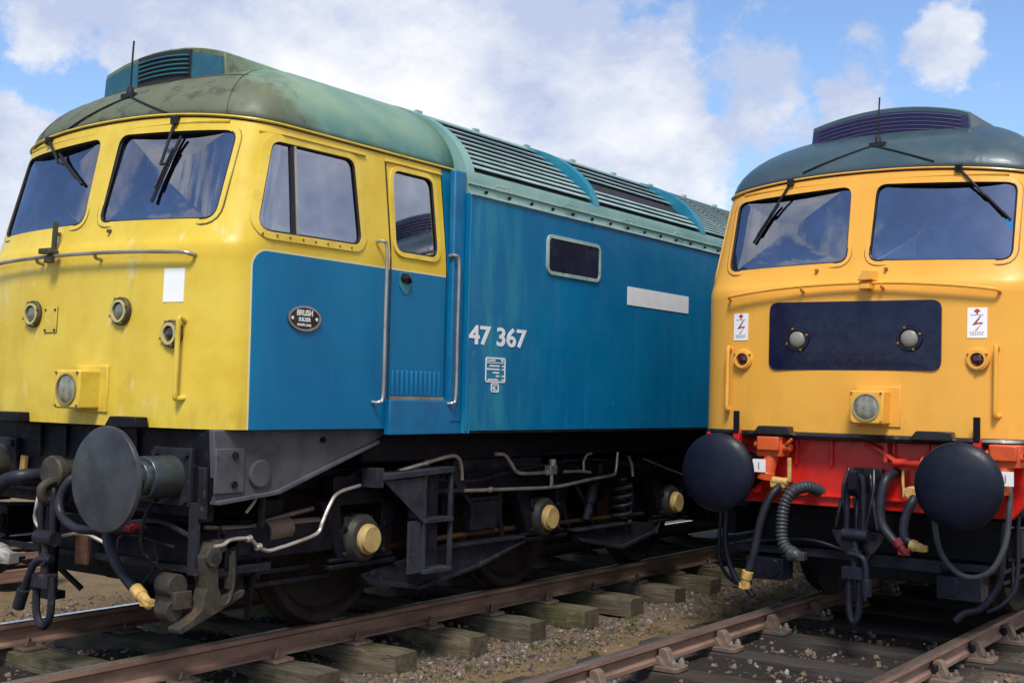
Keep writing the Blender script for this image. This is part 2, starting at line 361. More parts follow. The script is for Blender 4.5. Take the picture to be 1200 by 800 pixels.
    def prism(s, poly, ax, a, b, mi=0):
        def p3(p, v): return {'x': (v, p[0], p[1]), 'y': (p[0], v, p[1]), 'z': (p[0], p[1], v)}[ax]
        s.loft([[p3(p, a) for p in poly], [p3(p, b) for p in poly]], True, False, mi)
        for v in (a, b):
            f = s.bm.faces.new([s.bm.verts.new(p3(p, v)) for p in poly]); f.material_index = mi
        return s
    def mirror(s):
        g = bmesh.ops.duplicate(s.bm, geom=s.bm.verts[:]+s.bm.edges[:]+s.bm.faces[:])['geom']
        for v in [e for e in g if isinstance(e, bmesh.types.BMVert)]: v.co.x = -v.co.x
        return s
    def build(s, name, mat, parent=None, smooth=35, bevel=0., weld=True, seg=2):
        if name in SPLIT: return s.islands(name, mat, parent, smooth, bevel)
        if weld: bmesh.ops.remove_doubles(s.bm, verts=s.bm.verts[:], dist=1e-5)
        bmesh.ops.recalc_face_normals(s.bm, faces=s.bm.faces[:])
        me = bpy.data.meshes.new(name); s.bm.to_mesh(me); s.bm.free()
        for mt in (mat if isinstance(mat, (list, tuple)) else [mat]): me.materials.append(mt)
        if smooth:
            for p in me.polygons: p.use_smooth = True
            me.set_sharp_from_angle(angle=R(smooth))
        o = link(bpy.data.objects.new(name, me), parent)
        if bevel:
            b = o.modifiers.new('bevel', 'BEVEL'); b.width = bevel; b.segments = seg; b.limit_method = 'ANGLE'; b.angle_limit = R(40)
            b.harden_normals = False
        return o
def rp(P, r, n=5):
    """round the corners of a polygon"""
    out = []; P = [Vector((p[0], p[1], 0)) for p in P]
    for i, b in enumerate(P):
        a, c = P[i-1], P[(i+1) % len(P)]
        d1, d2 = (a-b).normalized(), (c-b).normalized(); ang = d1.angle(d2); q = min(r/math.tan(ang/2), (a-b).length*.45, (c-b).length*.45)
        p1, p2 = b+d1*q, b+d2*q
        for k in range(n+1):
            t = k/n; v = p1*(1-t)**2+b*2*t*(1-t)+p2*t*t; out.append((v.x, v.y))
    return out
def grow(P, d):
    cx = sum(p[0] for p in P)/len(P); cy = sum(p[1] for p in P)/len(P); out = []; n = len(P)
    for i in range(n):
        a, c = P[i-1], P[(i+1) % n]; t = Vector((c[0]-a[0], c[1]-a[1])).normalized(); nn = Vector((t.y, -t.x))
        if nn.dot(Vector((P[i][0]-cx, P[i][1]-cy))) < 0: nn = -nn
        out.append((P[i][0]+nn.x*d, P[i][1]+nn.y*d))
    return out
def cut(o, cutters):
    par = o.parent; o.parent = None; bpy.context.view_layer.update(); mb = MB()
    for poly, ax, a, b in cutters: mb.prism(poly, ax, a, b)
    c = mb.build('cutter', K['inner'], None, 0)
    md = o.modifiers.new('b', 'BOOLEAN'); md.operation = 'DIFFERENCE'; md.solver = 'EXACT'; md.object = c
    dg = bpy.context.evaluated_depsgraph_get(); me = bpy.data.meshes.new_from_object(o.evaluated_get(dg))
    o.modifiers.clear(); o.data = me; bpy.data.objects.remove(c); o.parent = par
    for p in me.polygons: p.use_smooth = True
    me.set_sharp_from_angle(angle=R(30))
def text_mesh(s, size, bold=0., w=None, align='LEFT'):
    cu = bpy.data.curves.new('t', 'FONT'); cu.body = s; cu.size = size; cu.offset = bold; cu.align_x = align; cu.extrude = .002; cu.resolution_u = 4
    o = link(bpy.data.objects.new('t', cu)); bpy.context.view_layer.update()
    me = bpy.data.meshes.new_from_object(o.evaluated_get(bpy.context.evaluated_depsgraph_get())); bpy.data.objects.remove(o)
    vs = [v.co.copy() for v in me.vertices]; fs = [tuple(p.vertices) for p in me.polygons]; bpy.data.meshes.remove(me)
    if w:
        x0 = min(v.x for v in vs); x1 = max(v.x for v in vs); k = w/(x1-x0)
        for v in vs: v.x = (v.x-x0)*k
    return vs, fs
def add_text(mb, s, size, o, ux, uy, bold=0., w=None, align='LEFT'):
    vs, fs = text_mesh(s, size, bold, w, align); o = Vector(o); ux = Vector(ux); uy = Vector(uy); n = ux.cross(uy)
    V = [mb.bm.verts.new(o+ux*v.x+uy*v.y+n*v.z) for v in vs]
    for f in fs:
        try: mb.bm.faces.new([V[i] for i in f])
        except ValueError: pass

# ------------------------------------------------------------------ cab surface (loco coordinates: x across, y back from the nose, z above rail)
ZL = [1.34, 2.42, 2.50, 3.20, 3.5]; YF = [0., .025, .07, .25, .32]; WL = [1.28, 1.28, 1.28, 1.20, 1.17]; DL = [.42, .42, .42, .40, .39]; NN = 3.2
ip = lambda z, A: float(np.interp(z, ZL, A))
def front_y(x, z):
    w = ip(z, WL); return ip(z, YF)+ip(z, DL)*(1-max(0., 1-(abs(x)/w)**NN)**(1/NN))
def side_x(y, z):
    w = ip(z, WL); y0 = ip(z, YF); d = ip(z, DL)
    if y >= y0+d: return w
    return w*max(0., 1-((y0+d-y)/d)**NN)**(1/NN)
def gz(x): return 3.205+.090*(1-min(1, abs(x)/1.2)**2)
YE = 2.30
def plan(z, off=0.):
    w = ip(z, WL)-off; y0 = ip(z, YF)+off; d = ip(z, DL); q = []
    for k in range(9): q.append((w, YE+(y0+d-YE)*k/8))
    m_ = 30
    for k in range(1, m_):
        a = math.pi/2*k/m_; q.append((w*math.cos(a)**(2/NN), y0+d*(1-math.sin(a)**(2/NN))))
    # even the spacing of the nose points
    q.append((0, y0))
    return q+[(-x, y) for x, y in q[-2::-1]]
LEV = [1.34, 1.5, 1.7, 1.95, 2.2, 2.36, 2.42, 2.46, 2.50, 2.62, 2.8, 3.0, 3.1, 3.2]
def ring(z, off=0.):
    out = []
    for x, y in plan(z, off):
        zz = z if z <= 2.5 else 2.5+(z-2.5)/.7*(gz(x)-2.5)
        out.append(Vector((x, y, zz)))
    return out
WS = {s: rp([(s*.082, 2.612), (s*1.055, 2.585), (s*1.052, 3.145), (s*.095, 3.190)], .075) for s in (1, -1)}
SW = rp([(.33, 2.527), (1.235, 2.535), (1.205, 3.095), (.49, 3.09)], .075)
DW = rp([(1.575, 2.535), (2.03, 2.535), (2.02, 3.09), (1.59, 3.09)], .075)
def pane(name, poly, fn, mat, parent, inset, thick=.006):
    cx = sum(p[0] for p in poly)/len(poly); cy = sum(p[1] for p in poly)/len(poly); mb = MB()
    rings = []
    for k in [1-.06*j for j in range(16)]+[.03]:
        rings.append([fn(cx+(p[0]-cx)*k, cy+(p[1]-cy)*k, -inset) for p in poly])
    V = [[mb.bm.verts.new(p) for p in r] for r in rings]; n = len(poly)
    for a, b in zip(V, V[1:]):
        for i in range(n): mb.bm.faces.new((a[i], a[(i+1) % n], b[(i+1) % n], b[i]))
    mb.bm.faces.new(V[-1])
    return mb.build(name, mat, parent, 60)
def outline_tube(mb, poly, fn, off, r, n=8):
    pts = [fn(p[0], p[1], off) for p in poly]; pts.append(pts[0]); mb.tube(pts, r, n, 0, cap=False)
def band(mb, inner, outer, fn, h, base=-.01):
    n = len(inner); A = [[fn(p[0], p[1], hh) for p in pl] for pl, hh in ((inner, base), (inner, h), (outer, h), (outer, base))]
    V = [[mb.bm.verts.new(p) for p in r] for r in A]
    for a, b in zip(V, V[1:]):
        for i in range(n): mb.bm.faces.new((a[i], a[(i+1) % n], b[(i+1) % n], b[i]))
def fr(x, z, off=0.): return Vector((x, front_y(x, z)-off, z))
def sdf(s):
    return lambda y, z, off=0.: Vector((s*(side_x(y, z)+off), y, z))
RYR = 1.9; ZC = 3.84
def roof_pt(i, t, G):
    g = G[i]; ty = max(g.y, RYR); T = Vector((0, ty)); c = math.cos(t)**.95; sn = max(0., math.sin(t))**1.1
    return Vector((T.x+(g.x-T.x)*c, T.y+(g.y-T.y)*c, g.z+(ZC-g.z)*sn))
EA, EB, EZ = 1.325, .735, 3.10
def ell(th, inset=0.):
    a = R(th); k = 0.
    if inset and 7 < th < 62: k = inset*math.sin(math.pi*(th-7)/55)**.7
    nx, nz = math.cos(a)/EA, math.sin(a)/EB; l = math.hypot(nx, nz)
    return (EA*math.cos(a)-k*nx/l, EZ+EB*math.sin(a)-k*nz/l)

def locomotive(P, loc, label, rz=0.):
    """P: dict of finishes and which fittings this engine has"""
    left = P['left']; root = empty('diesel_locomotive', loc, rz); tag(root, label, 'locomotive', 'diesel locomotives side by side')
    cabm = P['cab']; trim = P['trim']; bodym = P['body']; under = P['under']
    # ---- cab shell with window openings
    mb = MB(); O = [ring(z) for z in LEV]; I = [ring(z, .055) for z in LEV]
    I = [[Vector((p.x, min(p.y, YE), p.z)) for p in r] for r in I]
    VO = [[mb.bm.verts.new(p) for p in r] for r in O]; VI = [[mb.bm.verts.new(p) for p in r] for r in I]; n = len(O[0])
    def q(a, b, c, d, mi=0): mb.bm.faces.new((a, b, c, d)).material_index = mi
    for j in range(len(LEV)-1):
        for i in range(n-1):
            q(VO[j][i], VO[j][i+1], VO[j+1][i+1], VO[j+1][i]); q(VI[j][i+1], VI[j][i], VI[j+1][i], VI[j+1][i+1], 1)
        for i in (0, n-1): q(VO[j][i], VI[j][i], VI[j+1][i], VO[j+1][i])
    for i in range(n-1):
        q(VO[0][i], VO[0][i+1], VI[0][i+1], VI[0][i]); q(VO[-1][i], VO[-1][i+1], VI[-1][i+1], VI[-1][i])
    shell = mb.build('cab', [cabm, K['inner']], root, 0)
    cut(shell, [(WS[1], 'y', -.1, .62), (WS[-1], 'y', -.1, .62)] +
        [(pl, 'x', a, b) for pl in (SW, DW) for a, b in ((.9, 1.5), (-1.5, -.9))])
    # ---- cab roof
    G = ring(3.2); mb = MB(); TS = [R(90*k/16) for k in range(17)]
    rows = [[mb.bm.verts.new(roof_pt(i, t, G)) for i in range(n)] for t in TS]
    for a, b in zip(rows, rows[1:]):
        for i in range(n-1): mb.bm.faces.new((a[i], a[i+1], b[i+1], b[i]))
    roof = mb.build('cab_roof', P['roof'], root, 50); md = roof.modifiers.new('s', 'SOLIDIFY'); md.thickness = .03; md.offset = -1
    gt = MB(); gt.tube([Vector((p.x*1.008, p.y-.01, p.z+.002)) for p in G], .008, 6, 0); gt.build('roof_gutter', trim, roof)
    gt = MB(); gt.tube([Vector((p.x*1.003, p.y-.004, p.z-.011)) for p in G], .005, 6, 0); gt.build('gutter_seam', K['black'], roof)
    # roof ventilator box
    arc = lambda z0, zc, w: [(w*(-1+2*k/12), z0+(zc-z0)*(1-(-1+2*k/12)**2)) for k in range(13)]
    vb = MB(); y0 = .66 if left else .74; vx = -.05 if left else 0.
    def vring(y, w, zs, zc, zb): return [Vector((w*1.05+vx, y, zb)), Vector((-w*1.05+vx, y, zb))]+[Vector((x+vx, y, z)) for x, z in arc(zs, zc, w)]
    vb.loft([vring(y0, .61, 3.775, 3.870, 3.50), vring(y0+.3, .65, 3.755, 3.868, 3.45), vring(y0+.65, .72, 3.72, 3.860, 3.4), vring(y0+1.0, .80, 3.675, 3.852, 3.35), vring(y0+1.44, .90, 3.59, 3.838, 3.35)])
    vent = vb.build('roof_ventilator', P['roof'], roof, 30, .008)
    vf = MB(); w_ = .595
    vf.prism([(x+vx, z-.03) for x, z in arc(3.772, 3.862, w_)]+[(w_*1.03+vx, 3.54), (-w_*1.03+vx, 3.54)], 'y', y0-.014, y0+.01)
    vf.build('vent_front', P['vent'], vent)
    sl = MB(); lim = .26 if left else .56
    for k in range(5):
        pts = []
        for j in range(13):
            u = -1+2*j/12; x = u*lim+(.03 if left else 0); pts.append(Vector((x+vx, y0-.026, 3.605+.030*k+.085*(1-(x/w_)**2))))
        sl.tube(pts, .007 if left else .0045, 5, 0)
    bk = MB(); 
    if left:
        bk.prism([(vx+.03+lim*(-1+2*j/10)*1.05, 3.765+.085*(1-((.03+lim*(-1+2*j/10))/w_)**2)) for j in range(11)]+[(vx+.03+lim*1.05, 3.585), (vx+.03-lim*1.05, 3.585)], 'y', y0-.018, y0-.008)
        bk.build('louvre_opening', K['dark'], vent)
    else: bk.bm.free()
    sl.build('vent_louvre', P['vent'] if left else K['ventslat'], vent)
    # aerial and its leads
    ab = roof_pt(n//2, R(23 if left else 27), G)+Vector((-.02 if left else .03, 0, .0))
    a_ = MB(); a_.cyl(ab, ab+Vector((0, .0, .06)), .03, .018); a_.box(ab+Vector((0, 0, .0)), (.12, .06, .03)); a_.tube([ab, ab+Vector((.003, .006, .26)), ab+Vector((.006, .01, (.37 if left else .36)))], .0065, 6); a_.build('aerial', K['rubber'], roof)
    c_ = MB()
    for sg in (-1, 1):
        pts = []
        for k in range(7):
            f = k/6; xx = sg*.50*f; ib = max(i for i in range(n-1) if G[i].x >= xx); u = (G[ib].x-xx)/max(1e-6, G[ib].x-G[ib+1].x); t_ = R((22 if left else 26)-20*f); p = roof_pt(ib, t_, G).lerp(roof_pt(ib+1, t_, G), min(1, max(0, u))); pts.append(p+Vector((0, -.006, .004)))
        c_.tube(pts, .006, 5, 2)
    c_.build('aerial_lead', K['rubber'], roof)
    if left:   # plate seams across the roof
        for ii in (n//2-15, n//2+13):
            c_ = MB(); c_.tube([roof_pt(ii, R(4+80*k/14), G)+Vector((0, -.001, .002)) for k in range(15)], .0022, 5, 0); c_.build('roof_seam', K['rust'], roof)
        c_ = MB(); 
        for k in range(1): c_.tube([roof_pt(i, R(38), G)+Vector((0, -.001, .002)) for i in range(n//2-16, n//2+17)], .0022, 5, 0)
        c_.build('roof_seam', K['rust'], roof)
    # brow strips over the windscreens and side windows
    b_ = MB()
    for s in (1, -1):
        b_.tube([fr(s*(.16+.84*k/8), 3.235-.02*(k/8)**2-.012, .012) for k in range(9)], .010, 6, 0)
        b_.tube([sdf(s)(.42+.9*k/6, 3.145, .008) for k in range(7)], .009, 6, 0)
        b_.tube([sdf(s)(1.52+.6*k/4, 3.145, .014) for k in range(5)], .009, 6, 0)
    b_.build('rain_strip', trim, shell)
    # ---- glazing
    for s in (1, -1):
        g = pane('windscreen', WS[s], fr, K['glass'], root, .010)
        f = MB(); outline_tube(f, WS[s], fr, -.002, .009); f.build('window_seal', K['rubber'], g)
        f = MB(); band(f, grow(WS[s], .006), grow(WS[s], .032), fr, .008); f.build('window_frame', trim, g)
        f = MB(); outline_tube(f, grow(WS[s], .036), fr, .003, .004, 5); f.build('frame_edge', K['edge'+P['k']], g)
        sf_ = sdf(s)
        g = pane('side_window', SW, sf_, K['glassS'], root, .012)
        f = MB(); band(f, grow(SW, .004), grow(SW, .05), sf_, .010); f.build('window_frame', trim, g)
        f = MB(); outline_tube(f, SW, sf_, -.003, .009); f.build('window_seal', K['rubber'], g)
        f = MB(); f.loft([[sf_(y, z, o) for y, o in ((.640+.02*t, -.035), (.640+.02*t, .004), (.660+.02*t, .004), (.660+.02*t, -.035))] for t, z in ((0, 2.527), (1., 3.09))]); f.build('window_pillar', K['chrome'], g)
        f = MB(); f.loft([[sf_(y, z, o) for y, o in ((.612+.02*t, -.034), (.612+.02*t, .000), (.638+.02*t, .000), (.638+.02*t, -.034))] for t, z in ((0, 2.527), (1., 3.09))]); f.build('sliding_edge', K['rubber'], g)
        f = MB()
        for k in range(8):
            y = .36+.11*k; f.cyl(sf_(y, 2.505, .006), sf_(y, 2.505, .014), .007, n=8)
        f.build('frame_screw', K['edge'+P['k']], g)
        # ---- cab door
        db = MB(); zs = [1.54+(3.15-1.54)*k/14 for k in range(15)]
        db.loft([[sf_(1.535, z, -.03), sf_(1.535, z, .007), sf_(2.125, z, .007), sf_(2.125, z, -.03)] for z in zs])
        door = db.build('cab_door', cabm, root, 0); cut(door, [(DW, 'x', .9, 1.5) if s > 0 else (DW, 'x', -1.5, -.9)])
        f = MB()
        for yy in (1.528, 2.134):
            f.tube([sf_(yy, z, .001) for z in zs], .006, 5, 0)
        f.build('door_gap', K['black'], door)
        g = pane('door_window', DW, sf_, K['glassS'], door, .006)
        f = MB(); band(f, grow(DW, .004), grow(DW, .036), sf_, .018); f.build('door_window_frame', trim, door)
        f = MB(); outline_tube(f, DW, sf_, .002, .008); f.build('door_window_seal', K['rubber'], door)
        f = MB(); ov = rp([(1.615, 2.40), (1.735, 2.40), (1.735, 2.30), (1.68, 2.235), (1.615, 2.30)], .04)
        f.prism(ov, 'x', s*1.27, s*1.2915); f.build('handle_recess', P['recess'], door)
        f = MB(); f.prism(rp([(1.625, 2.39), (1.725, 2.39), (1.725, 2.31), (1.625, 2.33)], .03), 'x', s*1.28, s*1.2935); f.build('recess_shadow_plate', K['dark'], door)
        f = MB(); f.tube([(s*1.30, 1.635, 2.35), (s*1.315, 1.68, 2.36), (s*1.30, 1.72, 2.335)], .012, 6); f.build('door_handle', K['grey'], door)
        f = MB()
        for k in range(11): f.box((s*1.291, 1.565+.05*k, 1.645), (.018, .022, .17))
        f.build('door_grille', P['side'], door, 30, .005)
        f = MB(); f.box((s*1.290, 1.83, 1.545), (.022, .58, .02)); f.build('kick_strip', K['chrome'], door)
        # ---- sill panel under the door, step edge behind the cab
        f = MB(); f.box((s*1.295, 1.905, 1.415), (.05, .78, .235)); f.build('door_sill', P['side'], root, 30, .006)
        f = MB(); f.box((s*1.30, 2.225, 2.28), (.05, .13, 1.8)); f.build('door_pillar', P['side'], root, 30, .01)
        # ---- grab rails
        for yy, z0, z1, mt in ((1.425, 1.515, 2.575, K['chrome']), (2.185, 1.515, 2.56, K['chrome'])):
            x0 = side_x(yy, 2)+(.0 if yy < 2 else .02)
            f = MB(); f.tube([(s*x0, yy-.045, z0), (s*(x0+.045), yy-.03, z0), (s*(x0+.055), yy, z0+.06), (s*(x0+.055), yy, z0+.5), (s*(x0+.055), yy, z1-.06), (s*(x0+.045), yy-.03, z1), (s*x0, yy-.045, z1)], .0115, 8, 5)
            f.build('grab_rail', mt, root)
    # ---- cab inside
    f = MB(); f.box((0, 1.25, 1.60), (2.40, 1.7, .04)); f.box((0, 2.02, 2.35), (2.36, .04, 1.5)); f.build('cab_bulkhead', K['inner'], root)
    f = MB()
    for s in (1, -1): f.loft([[Vector((s*x, y, z)) for x, y in ((.18, .40), (1.08, .62), (1.08, .85), (.18, .80))] for z in (1.62, 2.47)])
    f.box((0, .55, 2.0), (.5, .3, .75)); f.build('control_desk', K['dark'], root, 30, .02)
    for s in (1, -1):
        f = MB(); f.box((s*.68, 1.35, 2.0), (.46, .44, .10)); f.box((s*.68, 1.57, 2.36), (.44, .10, .62)); f.cyl((s*.68, 1.35, 1.6), (s*.68, 1.35, 1.98), .05); f.build('driver_seat', K['seat'], root, 30, .03)
    # ---- wipers
    for (x0, z0), (x1, z1), (xb0, zb0), (xb1, zb1) in P['wipers']:
        f = MB(); p0 = fr(x0, z0, .03); p1 = fr(x1, z1, .035)
        f.cyl(fr(x0, z0, -.01), fr(x0, z0, .05), .026, .02, 12); f.box(p0+Vector((0, .005, 0)), (.05, .05, .05)); f.tube([p0, p1], .010, 6, 0)
        f.build('wiper_arm', K['rubber'], root)
        w = root.children[-1] if False else None
        f = MB(); pts = [fr(xb0+(xb1-xb0)*k/5, zb0+(zb1-zb0)*k/5, .008) for k in range(6)]
        f.tube(pts, .011, 6, 0); f.tube([p+Vector((0, -.018, 0)) for p in pts[1:5]], .007, 5, 0); f.tube([p1, pts[2]], .008, 5, 0); f.build('wiper_blade', K['rubber'], root)
    # ---- front handrail
    f = MB(); rl = [fr(x, 2.372+(.025 if left else .07)*(1-(x/1.0)**2), .055) for x in [-.97+1.94*k/14 for k in range(15)]]
    rl = [fr(-1.0, 2.362, -.005), fr(-1.0, 2.364, .035)]+rl+[fr(1.0, 2.364, .035), fr(1.0, 2.362, -.005)]
    f.tube(rl, .0125, 8, 3)
    for x in (-.38, .22, ): zb_ = 2.372+(.025 if left else .07)*(1-x*x); f.tube([fr(x, zb_-.008, .055), fr(x, zb_-.03, .04), fr(x, zb_-.035, -.005)], .012, 6)
    f.build('front_handrail', P['rail'], root)
    if not left:
        f = MB(); f.prism([(1.00, 2.80), (1.035, 2.80), (1.035, 2.88), (1.00, 2.88)], 'y', front_y(1.02, 2.84)+.002, front_y(1.02, 2.84)+.006); f.build('windscreen_sticker', K['cyan'], root, 0)
    # vertical grab irons beside the tail lamps
    for s in (1, -1):
        f = MB(); x = s*P['grabx']; f.tube([fr(x, 1.965, -.01), fr(x, 1.985, .03), fr(x, 1.965, .05), fr(x, 1.75, .05), fr(x, 1.54, .05), fr(x, 1.515, .03), fr(x+.02*s, 1.52, -.01)], .0155, 8, 5); f.build('grab_iron', trim, root)
    # lamp iron
    f = MB()
    if left:
        f.box(fr(-.27, 2.53, .055), (.045, .014, .20), Matrix.Rotation(R(4), 3, 'Y')); f.box(fr(-.25, 2.43, .07), (.13, .05, .035)); f.cyl(fr(-.20, 2.42, .03), fr(-.20, 2.42, .1), .022); f.box(fr(-.22, 2.375, .07), (.07, .035, .045))
        f.build('lamp_bracket', K['olive'], root, 30, .004)
    else:
        f.prism([(.10, 2.53), (.16, 2.53), (.165, 2.46), (.06, 2.455)], 'y', -.075, .09); f.box((.12, -.04, 2.41), (.07, .10, .035)); f.build('lamp_bracket', trim, root, 30, .005)
    for x, z in ((.22, 2.545), (-.3, 2.555)):
        f = MB(); f.cyl(fr(x, z, -.01), fr(x, z, .025), .014, .012, 10); f.build('front_stud', K['edge'+P['k']], root)
    # ---- lamps
    def lamp(name, x, z, rr, rl_, rim, lens, ring2=None, domed=.03):
        y = front_y(x, z); o = (x, y, z)
        f = MB(); f.lathe([(rr*1.0, -.01), (rr, .018), (rr*.93, .028), (rl_*1.08, .028), (rl_*1.05, .008), (.001, .006)], o, (0, -1, 0)); L_ = f.build(name, rim, root, 30)
        if ring2: f = MB(); f.lathe([(rr*.80, .02), (rr*.80, .036), (rl_*1.06, .036), (rl_*1.06, .02)], o, (0, -1, 0)); f.build('lamp_ring', ring2, L_, 30)
        f = MB(); f.lathe([(rl_, .0), (rl_, .018), (rl_*.85, .018+domed*.35), (rl_*.5, .018+domed*.6), (.001, .018+domed*.7)], o, (0, -1, 0)); f.build('lens', lens, L_, 60)
        f = MB()
        for k in range(3 if rr < .08 else 4):
            a = 2*math.pi*(k+.25)/(3 if rr < .08 else 4); f.cyl(Vector(o)+Vector((math.cos(a)*rr*.9, -.02, math.sin(a)*rr*.9)), Vector(o)+Vector((math.cos(a)*rr*.9, -.036, math.sin(a)*rr*.9)), .009, n=8)
        f.build('lamp_screw', K['edge'+P['k']], L_)
        return L_
    if not left:
        f = MB(); pl = rp([(-.645, 1.818), (.630, 1.818), (.628, 2.312), (-.648, 2.322)], .07)
        xs = [-.66+1.3*k/16 for k in range(17)]
        pan = MB()
        cx = -.01; cz = 2.065
        V = [[pan.bm.verts.new(fr(cx+(p[0]-cx)*k, cz+(p[1]-cz)*k, .012)) for p in pl] for k in (1, .85, .65, .45, .25)]
        for a, b in zip(V, V[1:]):
            for i in range(len(pl)): pan.bm.faces.new((a[i], a[(i+1) % len(pl)], b[(i+1) % len(pl)], b[i]))
        pan.bm.faces.new(V[-1]); E_ = [pan.bm.verts.new(fr(p[0], p[1], -.01)) for p in pl]
        for i in range(len(pl)): pan.bm.faces.new((V[0][i], V[0][(i+1) % len(pl)], E_[(i+1) % len(pl)], E_[i]))
        panel = pan.build('front_panel', K['navy'], root, 40)
        f.bm.free(); f = MB()
        for z in (2.145, 1.89):
            for k in range(7): x = -.30+.09*k; f.cyl(fr(x, z, .010), fr(x, z, .0175), .009, n=8)
        f.build('panel_rivet', K['navy'], panel)
        for x in (-.415, .415):
            lm = lamp('marker_light', x, 2.043, .092, .066, K['navy'], K['lensp'], K['black'], .03)
    else:
        for x in (-.45, .44): lamp('marker_light', x, 2.035, .087, .052, K['rimL'], K['lensg'], K['ringL'], .02)
    for s in (1, -1): lamp('tail_light', -1.0 if (s < 0 and left) else s*.868, 1.895, .083 if left else .079, .045, K['rimL'] if left else trim, K['lensk'] if left else K['lensr'], K['ringL'] if left else trim, .022)
    # headlight box
    hx, hz = .165, 1.555; f = MB(); yy = front_y(hx, hz)
    f.box((hx, yy-.075, hz), (.245, .17, .235)); hb = f.build('headlight', trim, root, 30, .012)
    f = MB(); f.box((hx+.03, yy-.004, hz+.005), (.33, .02, .285)); f.build('headlight_plate', trim, hb, 30, .006)
    f = MB(); f.lathe([(.098, -.01), (.098, .012), (.088, .012), (.088, .0), (.001, -.002)], (hx, yy-.158, hz), (0, -1, 0)); f.build('headlight_rim', K['rimH'+P['k']], hb, 30)
    f = MB(); f.lathe([(.087, .0), (.08, .006), (.05, .010), (.001, .012)], (hx, yy-.16, hz), (0, -1, 0)); f.build('headlight_lens', K['lensh'], hb, 60)
    f = MB()
    for a, b in ((-1, -1), (1, -1), (-1, 1), (1, 1)): f.cyl((hx+a*.105, yy-.158, hz+b*.1), (hx+a*.105, yy-.168, hz+b*.1), .008, n=8)
    f.build('headlight_bolt', K['edge'+P['k']], hb)
    # footsteps along the lower edge
    for x in (-.58, .59):
        f = MB(); f.prism([(x-.15, 1.335), (x+.15, 1.335), (x+.14, 1.40), (x-.10, 1.40)], 'y', -.085, .01); f.build('toe_step', K['black'] if not left else K['under'], root, 30, .008)
    if left:
        f = MB(); f.box(fr(-.26, 1.993, .003), (.13, .012, .16)); hp = f.build('access_plate', trim, root, 30, .003)
        f = MB()
        for a in (-1, 1):
            for b in (-1, 1): f.cyl(fr(-.26+a*.05, 1.993+b*.065, .008), fr(-.26+a*.05, 1.993+b*.065, .016), .008, n=8)
        f.build('plate_screw', K['rust'], hp)
        f = MB(); outline_tube(f, [(-.325, 1.913), (-.195, 1.913), (-.195, 2.073), (-.325, 2.073)], fr, .002, .004, 4); f.build('plate_edge', K['edgeL'], hp)
        for s in (1,):
            f = MB(); f.loft([[fr(s*x, z, o) for x, o in ((.785, -.008), (.785, .004), (.935, .004), (.935, -.008))] for z in (2.085, 2.285)]); f.build('white_panel', K['sign'], root, 0)
    else:
        for s in (1, -1):   # overhead line warning labels
            x0, x1, z0, z1 = (.797, .923, 2.045, 2.252) if s > 0 else (-.963, -.835, 2.042, 2.248)
            f = MB(); f.loft([[fr(x, z, o) for x, o in ((x0, -.008), (x0, .004), ((x0+x1)/2, .004), (x1, .004), (x1, -.008))] for z in (z0, z1)]); lb = f.build('warning_label', K['sign'], root, 0)
            cx_ = (x0+x1)/2; f = MB()
            def pol(P2): f.loft([[fr(cx_+a, z0+b, .001) for a, b in P2], [fr(cx_+a, z0+b, .0065) for a, b in P2]])
            pol([(-.014, .178), (.014, .178), (.02, .188), (0, .202), (-.02, .188)]); pol([(-.006, .165), (.006, .165), (.006, .180), (-.006, .180)])
            pol([(.018, .150), (-.030, .090), (-.012, .090), (.026, .150)]); pol([(-.030, .090), (.036, .100), (.034, .108), (-.016, .102)]); pol([(.036, .104), (-.012, .050), (-.004, .050), (.028, .098)])
            f.build('warning_flash', K['signred'], lb, 0)
            f = MB()
            for zz, ww in ((.155, .085), (.036, .095), (.022, .085)):
                k = 6
                for j in range(k): f.loft([[fr(cx_-ww/2+ww*(j+u)/k, z0+zz+v, .0055) for u, v in ((0, 0), (.72, 0), (.72, .006), (0, .006))], [fr(cx_-ww/2+ww*(j+u)/k, z0+zz+v, .001) for u, v in ((0, 0), (.72, 0), (.72, .006), (0, .006))]])
            f.build('label_print', K['signgrey'], lb, 0)
    # ---- maker's plate on both cab sides
    for s in ((1, -1) if left else ()):
        cy, cz = .725, 2.022; X = side_x(cy, cz)
        def ovr(a, b): return [(cy+a*math.cos(2*math.pi*k/40), cz+b*math.sin(2*math.pi*k/40)) for k in range(40)]
        f = MB(); f.prism(ovr(.140, .077), 'x', s*(X-.004), s*(X+.008)); pt = f.build('maker_plate', K['black'], root, 30)
        f = MB(); band(f, ovr(.128, .066), ovr(.141, .078), sdf(s), .012, .004); f.build('plate_rim', K['chrome'], pt)
        f = MB(); o_ = lambda dy, dz: (s*(X+.0085), cy+s*dy, cz+dz); ux = (0, s, 0)
        add_text(f, 'BRUSH', .05, o_(-.068, .018), ux, (0, 0, 1), .0012, .136); add_text(f, 'SULZER', .032, o_(-.052, -.017), ux, (0, 0, 1), .001, .104)
        add_text(f, 'ENGLAND', .021, o_(-.062, -.046), ux, (0, 0, 1), .0005, .065); add_text(f, '1965', .021, o_(.012, -.048), ux, (0, 0, 1), .0005, .045)
        for dy in (-.105, .105): f.cyl((s*(X+.006), cy+dy, cz), (s*(X+.011), cy+dy, cz), .011, n=12)
        f.build('plate_lettering', K['white'], pt, 0)
    # ---- main body
    prof = lambda ins: [(1.36, 1.303), (1.36, 3.02), (1.35, 3.03), (1.335, 3.045)]+[ell(th, ins) for th in ([0, 3, 6, 7, 8]+list(range(10, 60, 4))+[60, 61, 62, 63, 66, 70, 75, 80, 85])]
